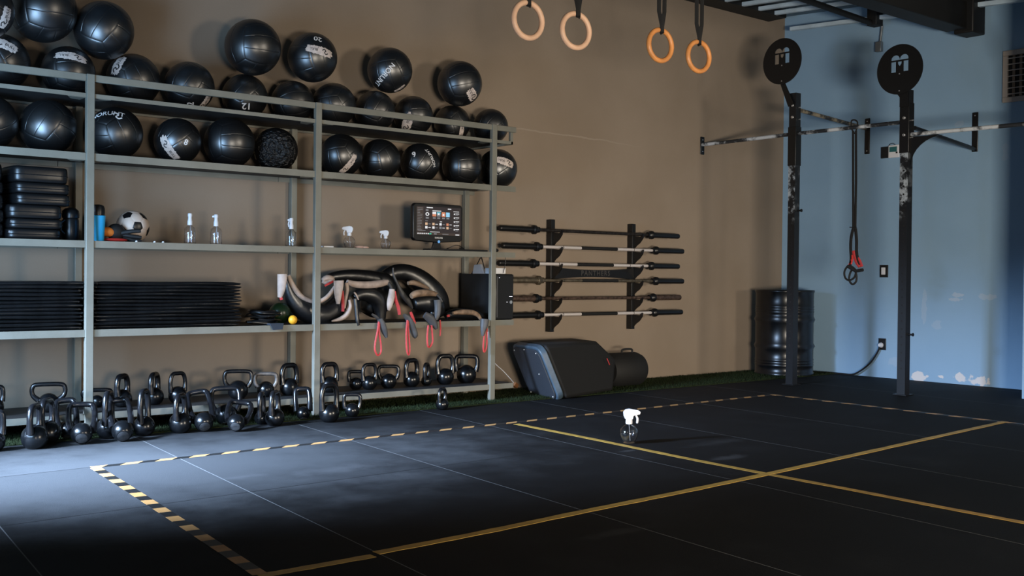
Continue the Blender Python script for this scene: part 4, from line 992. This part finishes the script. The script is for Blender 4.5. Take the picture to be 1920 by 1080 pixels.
# ------------------------------------------------------------------ loudspeaker on the floor and bag behind
near = [at(1062, 748, Z=.004), at(1150, 722, Y=6.33), at(1156, 674, Y=6.36), at(1120, 640, Y=6.40), at(1022, 646, Y=6.20)]
near[1].z = .004
near = [Vector(q) for q in near]
back = [Vector((q.x+.12, min(6.86, q.y+.48), q.z)) for q in near]
r = root('loudspeaker', (5.95, 6.35, 0), 'big black covered loudspeaker lying tilted on the floor under the barbells', 'loudspeaker')
mb = MB().add([*near, *back], [(0, 1, 2, 3, 4), (9, 8, 7, 6, 5)]+[(i, i+5, (i+1) % 5+5, (i+1) % 5) for i in range(5)])
obj('cover', mb, M_spkc, r, bev=.03)
nb_, nt_, fb_, ft_ = near[0], near[4], back[0], back[4]
ax = ((fb_+ft_)/2-(nb_+nt_)/2); upv = (nt_-nb_); nf = ax.cross(upv).normalized()
if nf.x > 0: nf = -nf
def quad_round(o_, e1, e2, d, inset=0.0, k=6, rad=.16):
    pts = []
    for cx_, cy_, a0 in ((1-rad, 1-rad, 0), (rad, 1-rad, 90), (rad, rad, 180), (1-rad, rad, 270)):
        for i in range(k+1):
            a = math.radians(a0+90*i/k); pts.append((cx_+rad*math.cos(a), cy_+rad*math.sin(a)))
    pts = [(.5+(a-.5)*(1-inset), .5+(b-.5)*(1-inset)) for a, b in pts]
    return MB().prism(pts, lambda a, b: o_+e1*a+e2*b, d)
obj('front_rim', quad_round(nb_+nf*.004, fb_-nb_, upv, nf*.055), M_spk, r, bev=.008)
obj('front_grille', quad_round(nb_+nf*.060, fb_-nb_, upv, nf*.012, .08), M_grille, r, bev=.003)
mb = MB()
for a, b in ((.12, .9), (.12, .1), (.5, .94), (.88, .9), (.88, .1), (.3, .5)):
    c_ = nb_+nf*.073+(fb_-nb_)*a+upv*b; obj('screw', MB().sphere(c_, .007, 10, 6), M_bolt, r)
q = at(1148, 655, Y=6.36); q2 = at(1152, 664, Y=6.36)
mb = MB().tube([at(1138, 672, Y=6.32), at(1143, 684, Y=6.32)], [.004, .004], 6)
obj('red_tab', mb, M_red, r)
g0 = at(1178, 700, Y=6.62)
r = root('equipment_bag', (g0.x, 6.62, 0), 'rounded black bag with a carry handle behind the loudspeaker', 'bag')
mb = MB(); c0 = Vector((g0.x-.05, 6.60, .145))
pr = [(1e-5, -.24), (.12, -.235), (.150, -.19), (.15, .10), (.135, .14), (.06, .155), (1e-5, .157)]
mb.lathe(pr, 28, c0-Vector((0, 0, 0)), 0, Matrix.Rotation(math.pi/2, 3, 'Y')); mb.v = [(x, y, max(z, .003)) for x, y, z in mb.v]
obj('bag_body', mb, M_spkc, r)
h0 = Vector((g0.x-.06, 6.58, .285)); 
obj('carry_handle', MB().tube(cat([h0+Vector((-.06, 0, 0)), h0+Vector((-.055, 0, .035)), h0+Vector((.055, 0, .035)), h0+Vector((.06, 0, 0))], 5), .009, 8), M_spkc, r)
# ------------------------------------------------------------------ steel drum in the corner
bx_, by_ = 8.98, 6.52
r = root('steel_drum', (bx_, by_, 0), 'black steel drum standing in the corner behind the rig', 'drum')
pr = [(.27, .0), (.285, .004), (.287, .02), (.280, .03)]
for z in (.10, .125, .15): pr += [(.280, z-.010), (.285, z), (.280, z+.010)]
pr += [(.280, .255), (.295, .285), (.280, .315), (.280, .515), (.295, .545), (.280, .575)]
for z in (.62, .645, .67): pr += [(.280, z-.010), (.285, z), (.280, z+.010)]
pr += [(.280, .80), (.287, .815), (.289, .83), (.283, .835), (.270, .83), (.268, .815), (1e-5, .812)]
obj('drum_shell', MB().lathe(pr, 48, (bx_, by_, .002)), M_barrel, r, angle=60)
obj('bung_cap', MB().lathe([(.03, .812), (.03, .825), (1e-5, .826)], 16, (bx_+.12, by_-.12, .002)), M_barrel, r)
# ------------------------------------------------------------------ pull-up rig
rig = root('pull_up_rig', (8.2, 4.9, 0), 'black steel pull-up rig with posts, chalked bars and round plates', 'pull-up rig')
PS = [(8.15, 5.835, 2.60), (8.215, 4.785, 2.505), (8.30, 3.42, 2.50)]
hp = .036
for k, (x, y, zt) in enumerate(PS):
    mb = MB().box(x-hp, x+hp, y-hp, y+hp, .008, zt)
    for i in range(26):                                           # punched adjustment holes down the front face
        mb.lathe([(1e-5, .0006), (.008, .0006), (.0085, -.0005)], 10, (x-hp-.0004, y, .22+i*.065), 1, Matrix.Rotation(-math.pi/2, 3, 'Y'))
    obj('upright_post', mb, [M_rig, M_matte], rig)
    obj('foot_plate', MB().box(x-.06, x+.06, y-.06, y+.06, 0.001, .008), M_rackm, rig)
    obj('sleeve', MB().box(x-hp-.006, x+hp+.006, y-hp-.006, y+hp+.006, 1.955 if k == 0 else 1.99, zt-.30 if k == 0 else 2.40), M_rackm, rig, bev=.003)
    mb = MB()
    for z in ((2.49, 2.385) if k == 0 else (2.275, 2.135)):
        mb.lathe([(1e-5, .010), (.010, .009), (.013, .006), (.014, 0)], 12, (x-hp-(.0 if k == 0 else .007), y-.0, z), 0, Matrix.Rotation(-math.pi/2, 3, 'Y'))
        mb.lathe([(1e-5, .018), (.006, .018), (.006, .0)], 10, (x, y-hp-.007, z-.02), 0, Matrix.Rotation(math.pi/2, 3, 'X'))
    obj('bolt', mb, M_bolt, rig)
bz = 2.24
def bar(name, a, b, rr, m, n=12): return obj(name, MB().tube([a, b], rr, n), m, rig)
bar('pull_up_bar', (8.19, W-.004, bz), (8.15, 5.835+hp, bz), .0165, M_chalk)
bar('pull_up_bar', (8.15, 5.835-hp, bz), (8.205, 4.785+hp, bz+.006), .0165, M_chalk)
bar('pull_up_bar', (8.215, 4.785-hp, 2.140), (8.30, 3.42+hp, 2.14), .0165, M_chalk)
bar('wall_strut', (8.15+hp, 5.80, 2.448), (RX-.01, 5.955, 2.425), .018, M_chalk2)
bar('wall_strut', (8.215+hp, 4.735, 2.195), (RX-.01, 4.858, 2.135), .018, M_rackm)
bar('wall_strut', (8.30+hp, 3.37, 2.195), (8.772, 3.40, 2.16), .018, M_rackm)
def wplate(c, ax_, z0, z1, w=.028):
    x, y = c
    if ax_ == 'X': mb = MB().box(RX-.012, RX-.001, y-w, y+w, z0, z1); sc = [(RX-.013, y, z0+.03), (RX-.013, y, z1-.03)]; M = Matrix.Rotation(-math.pi/2, 3, 'Y')
    else: mb = MB().box(x-w, x+w, W-.012, W-.001, z0, z1); sc = [(x, W-.013, z0+.03), (x, W-.013, z1-.03)]; M = Matrix.Rotation(math.pi/2, 3, 'X')
    p = obj('wall_plate', mb, M_rackm, rig, bev=.008)
    s = MB()
    for q in sc: s.lathe([(1e-5, .003), (.006, .002), (.007, 0)], 10, q, 0, M)
    obj('screw', s, M_bolt, p)
wplate((8.195, 0), 'Y', 2.146, 2.318); wplate((0, 5.948), 'X', 2.176, 2.525); wplate((0, 4.858), 'X', 2.11, 2.466)
obj('wall_plate', MB().box(8.768, 8.779, 3.372, 3.428, 2.11, 2.466), M_rackm, rig, bev=.004)
for (x, y, zt) in PS[1:]:                                          # curved gusset under the right-hand bars
    poly = [(y-hp-.006, 2.122)]+[(y-hp-.006-.28*math.cos(a)**1.0, 2.122-.0-.0-.01) for a in (0,)]
    for i in range(9):
        a = math.pi/2*i/8; poly.append((y-hp-.006-.28*(1-math.sin(a)), 2.112-.22*(1-math.cos(a))))
    obj('gusset', MB().prism(poly, lambda a, b: (x-.004, a, b), (.008, 0, 0)), M_rackm, rig, smooth=False)
# round plates with an M cut through them
def mloops(R):
    circ = [(R*math.cos(2*math.pi*i/64), R*math.sin(2*math.pi*i/64)) for i in range(64)]
    hump = []
    for i in range(13): a = math.pi*(1-i/12); hump.append((-.19+.19*math.cos(a), .42+.16*math.sin(a)))
    for i in range(1, 13): a = math.pi*(1-i/12); hump.append((.19+.19*math.cos(a), .42+.16*math.sin(a)))
    hump = [p for p in hump if True]+[(.38, .38), (-.38, .38)]
    mid = [p for p in hump]
    leg = lambda s: [(s*.38, .32), (s*.16, .32), (s*.16, -.10), (s*.38, -.10)]
    drop = [(-.09, .31), (.09, .31), (.08, .22), (.0, .12), (-.08, .22)]
    return [circ]+[[(a*R, b*R) for a, b in L] for L in (mid, leg(-1), leg(1), drop)]
for k, (x, y, zt) in enumerate(PS):
    cz = (2.885, 2.678, 2.67)[k]; cx_, cy_ = x-.06, y+(.135 if k == 0 else .045)
    if k == 0: cy_ = at(1466.5, 115, X=cx_).y; cz = at(1466.5, 115, X=cx_).z
    elif k == 1: cy_ = at(1687, 130, X=cx_).y; cz = at(1687, 130, X=cx_).z
    R = .205
    v_, f_ = fill_geo(mloops(R), .004)
    # plate plane faces the room (-X); local x -> -Y so the letter reads from the room
    pl = obj('round_plate', MB().add([(cx_+p[2], cy_-p[0], cz+p[1]) for p in v_], f_), M_rackm, rig, smooth=False)
    arm = [(y-hp, zt-.14), (y+hp, zt-.14), (y+hp, zt-.06), (cy_+.05, cz-R*.80), (cy_-.04 if k == 0 else y-hp, cz-R*.86 if k == 0 else cz-.06)]
    if k == 0: arm = [(y-hp+.01, zt-.10), (y+hp-.002, zt-.12), (cy_+.0+.03, cz-R*.85), (cy_-.015, cz-R*.85)]
    obj('plate_arm', MB().prism(arm, lambda a, b: (cx_+.005, a, b), (.010, 0, 0)), M_rackm, rig, smooth=False)
    mb = MB()
    for dz in (-.18, -.86): mb.lathe([(1e-5, .004), (.005, .003), (.006, 0)], 10, (cx_-.0045, cy_, cz+dz*R), 0, Matrix.Rotation(-math.pi/2, 3, 'Y'))
    obj('screw', mb, M_bolt, pl)
# pegs on the posts
for (x, y, z) in ((8.15, 5.835, 1.555), (8.215, 4.785, .50)):
    mb = MB().tube([(x+.01, y-hp, z), (x+.01, y-hp-.035, z)], .008, 10).lathe([(.014, 0), (.014, .008), (1e-5, .009)], 12, (x+.01, y-hp-.035, z), 0, Matrix.Rotation(math.pi/2, 3, 'X'))
    obj('pin', mb, M_rackm, rig)
# ------------------------------------------------------------------ suspension straps on the bar
X0 = 8.178
r = root('suspension_trainer', (X0, 5.24, .92), 'black suspension strap with red webbing and handles hanging from the bar', 'suspension strap')
P = lambda px, py, dx=0: at(px, py, X=X0+dx)
obj('anchor_loop', MB().tube(cat([P(1596, 232), P(1597, 226), P(1603, 225), P(1608, 230), P(1606, 242), P(1603, 250), P(1598, 244), P(1596, 236)], 4, True), .007, 8, closed=True, flat=.5, up=(1, 0, 0)), M_strap, r)
for a, b in ((1599.5, 1600.0), (1605, 1603.5)):
    obj('strap', MB().tube([P(a, 245), P(a+.2, 340), P(b, 430)], .0115, 8, up=(1, 0, 0), flat=.3), M_strap, r)
obj('buckle', MB().tube([P(1593, 426), P(1606, 426)], .004, 8), M_blackp, r)
for pts, m in (([(1600, 428), (1596, 445), (1595, 465), (1596, 485), (1593, 500)], M_strap), ([(1604, 428), (1606, 450), (1606, 470), (1608, 485), (1612, 497)], M_strap),
               ([(1600, 470), (1602, 480), (1606, 492), (1612, 500)], M_red), ([(1608, 484), (1612, 490), (1616, 500)], M_red), ([(1598, 478), (1596, 490), (1592, 500)], M_redp)):
    obj('webbing', MB().tube(cat([P(*q) for q in pts], 5), .0150, 8, up=(1, 0, 0), flat=.3), m, r)
obj('grip_handle', MB().tube([P(1591, 500), P(1606, 509)], .014, 12), M_matte, r)
obj('grip_handle', MB().tube([P(1606, 508), P(1618, 506)], .014, 12), M_matte, r)
for pts in ([(1592, 498), (1585, 505), (1583, 513), (1585, 521), (1590, 525), (1597, 524), (1603, 518), (1604, 506)], [(1592, 521), (1594, 529), (1599, 533), (1605, 528), (1606, 518), (1603, 508), (1596, 508)]):
    obj('foot_loop', MB().tube(cat([P(*q) for q in pts], 4, True), .0085, 8, closed=True, up=(1, 0, 0)), M_strap, r)
# ------------------------------------------------------------------ gym rings
def ring(px, py, rp, apx, label, m, strapx):
    d = CF+CR*((px-960)/FPX)-CU*((py-540)/FPX); c = CO+d*(FPX*.1175/rp)
    v = Vector((c.x, c.y, 0)).normalized(); rt = Vector((v.y, -v.x, 0))
    a = math.acos(apx); e1 = (rt*math.cos(a)+v*math.sin(a)).normalized()
    r = root('gym_ring', c, label, 'gym ring', 'wooden gym rings hanging from the roof')
    R = .1175-.0168
    pts = [c+e1*(R*math.cos(2*math.pi*i/40))+Vector((0, 0, R*math.sin(2*math.pi*i/40))) for i in range(40)]
    obj('wooden_ring', MB().tube(pts, .0168, 12, closed=True, up=tuple(e1.cross(Vector((0, 0, 1))))), m, r)
    zc = CZ(c.y)+.06; t = c+Vector((0, 0, R)); s_ = rt
    off = strapx
    lp = [t+s_*off-Vector((0, 0, .018))-e1.cross(Vector((0, 0, 1)))*.0]
    w = MB(); up = tuple(v)
    base = t+s_*off
    w.tube(cat([base+v*.022+Vector((0, 0, .10)), base+v*.020+Vector((0, 0, .0)), base-Vector((0, 0, .020)), base-v*.020, base-v*.022+Vector((0, 0, .10))], 5), .0155, 8, up=up, flat=.16)
    obj('strap_loop', w, M_strap, r)
    for sg, o2 in ((-1, -.026), (1, .018)):
        w = MB().tube([base+v*.022*sg+Vector((0, 0, .02)), base+s_*o2*.8+v*.02*sg+Vector((0, 0, .12)), Vector((base.x+s_.x*o2, base.y+s_.y*o2, zc))], .0145, 8, up=up, flat=.14)
        obj('strap', w, M_strap, r)
ring(990, 38, 38.5, .80, 'pale wooden gym ring, leftmost of the four and cut by the top edge', M_ring_lit, .004)
ring(1079.5, 57.5, 37, .80, 'pale wooden gym ring, second from the left', M_ring_lit, .014)
ring(1238, 85, 33.5, .74, 'shaded orange gym ring, third from the left', M_ring_shaded, .010)
ring(1310, 106, 32, .72, 'shaded orange gym ring, lowest and rightmost of the four', M_ring_shaded, .004)
# ------------------------------------------------------------------ fittings on the right wall
def rw(px, py): return at(px, py, X=RX)
def wbox(x0, y0, x1, y1, d): 
    a, b = rw(x0, y0), rw(x1, y1); c_ = rw((x0+x1)/2, (y0+y1)/2)
    return MB().box(RX-d, RX-.0005, min(a.y, b.y), max(a.y, b.y), c_.z-abs(a.z-b.z)/2, c_.z+abs(a.z-b.z)/2)
solo('wall_bracket', wbox(1653, 276, 1668, 296, .012), M_matte, 'flat black plate on the right wall left of the white thermostat', 'plate', bev=.002)
t0, t1 = rw(1668, 272), rw(1687.5, 295); 
r = root('thermostat', (RX, t0.y, t1.z), 'small white thermostat with dark display on the right wall', 'thermostat')
obj('housing', wbox(1668, 273, 1687.5, 295, .022), M_wplas, r, bev=.004)
m_ = wbox(1670, 276, 1684, 284.5, .0235); obj('display', m_, M_teal, r)
obj('button', wbox(1682, 285, 1685, 287.5, .0245), M_blackp, r)
obj('wire', MB().tube(cat([tuple(rw(1668, 273)-Vector((.01, 0, 0))), tuple(rw(1671, 270)-Vector((.012, 0, 0))), tuple(rw(1676, 269)-Vector((.012, 0, 0))), tuple(rw(1680, 272)-Vector((.01, 0, 0)))], 4), .003, 6), M_blackp, r)
q = rw(1658, 508)
r = root('light_switch', (RX, q.y, q.z), 'black light switch with white rocker on the right wall', 'light switch')
obj('cover_plate', wbox(1650.5, 497, 1665.5, 520, .010), M_blackp, r, bev=.002)
obj('rocker', wbox(1654, 501.5, 1661, 515, .016), M_wplas, r, bev=.002)
q = rw(1654, 645)
r = root('wall_socket', (RX, q.y, q.z), 'black wall socket with a white plug near the floor of the right wall', 'socket')
obj('cover_plate', wbox(1648, 634, 1661.5, 656.5, .010), M_blackp, r, bev=.003)
a = rw(1653, 647)
obj('plug', MB().lathe([(1e-5, .045), (.012, .045), (.024, .025), (.026, .010), (1e-5, .010)], 14, a, 0, Matrix.Rotation(-math.pi/2, 3, 'Y')), M_wplas, r)
cable('power_cord', [tuple(rw(1653, 651)-Vector((.035, 0, 0))), tuple(rw(1648, 662)-Vector((.035, 0, 0))), tuple(rw(1636, 680)-Vector((.04, 0, 0))), tuple(rw(1620, 694)-Vector((.05, 0, 0))), (RX-.06, rw(1605, 700).y, .012), (RX-.06, rw(1585, 700).y, .010), (RX-.07, rw(1560, 697).y, .009), (RX-.14, 6.75, .009)], .0085, M_strap, 'thick dark cord drooping from the wall socket to the floor')
b = rw(1651, 88)
r = root('electrical_conduit', (RX, b.y, b.z), 'grey conduit ending in a small metal box high on the right wall', 'conduit')
obj('box', wbox(1645.5, 80, 1656, 97, .045), M_metalbox, r, bev=.004)
obj('pipe', MB().tube(cat([tuple(rw(1653, 81)-Vector((.025, 0, 0))), tuple(rw(1655, 62)-Vector((.025, 0, 0))), tuple(rw(1656.5, 47)-Vector((.03, 0, 0))), tuple(rw(1654, 39)-Vector((.08, 0, 0))), tuple(rw(1645, 37)-Vector((.12, 0, 0)))], 5), .012, 10), M_metalbox, r)
# vent grille
VY1 = rw(1882, 145).y; VY0 = VY1-.42; VZ1, VZ0 = rw(1882, 97).z, rw(1882, 193.5).z
r = root('vent_grille', (RX, (VY0+VY1)/2, VZ0), 'cream wall vent grille with crossed slats high on the right wall', 'vent grille')
fw = .045; mb = MB().box(RX-.025, RX-.001, VY0, VY1, VZ0, VZ0+fw).box(RX-.025, RX-.001, VY0, VY1, VZ1-fw, VZ1).box(RX-.025, RX-.001, VY0, VY0+fw, VZ0+fw, VZ1-fw).box(RX-.025, RX-.001, VY1-fw, VY1, VZ0+fw, VZ1-fw)
obj('frame', mb, M_vent, r, bev=.004)
obj('duct', MB().box(RX-.004, RX-.001, VY0+fw, VY1-fw, VZ0+fw, VZ1-fw), M_ventin, r)
nv = 7
for i in range(nv):
    z = VZ0+fw+(i+.5)*(VZ1-VZ0-2*fw)/nv
    obj('horizontal_slat', MB().box(RX-.024, RX-.014, VY0+fw-.002, VY1-fw+.002, z-.004, z+.004), M_vent, r)
for i in range(5):
    y = VY1-fw-(i+.8)*.062
    obj('vertical_slat', MB().box(RX-.013, RX-.006, y-.012, y+.012, VZ0+fw-.002, VZ1-fw+.002), M_slat, r)
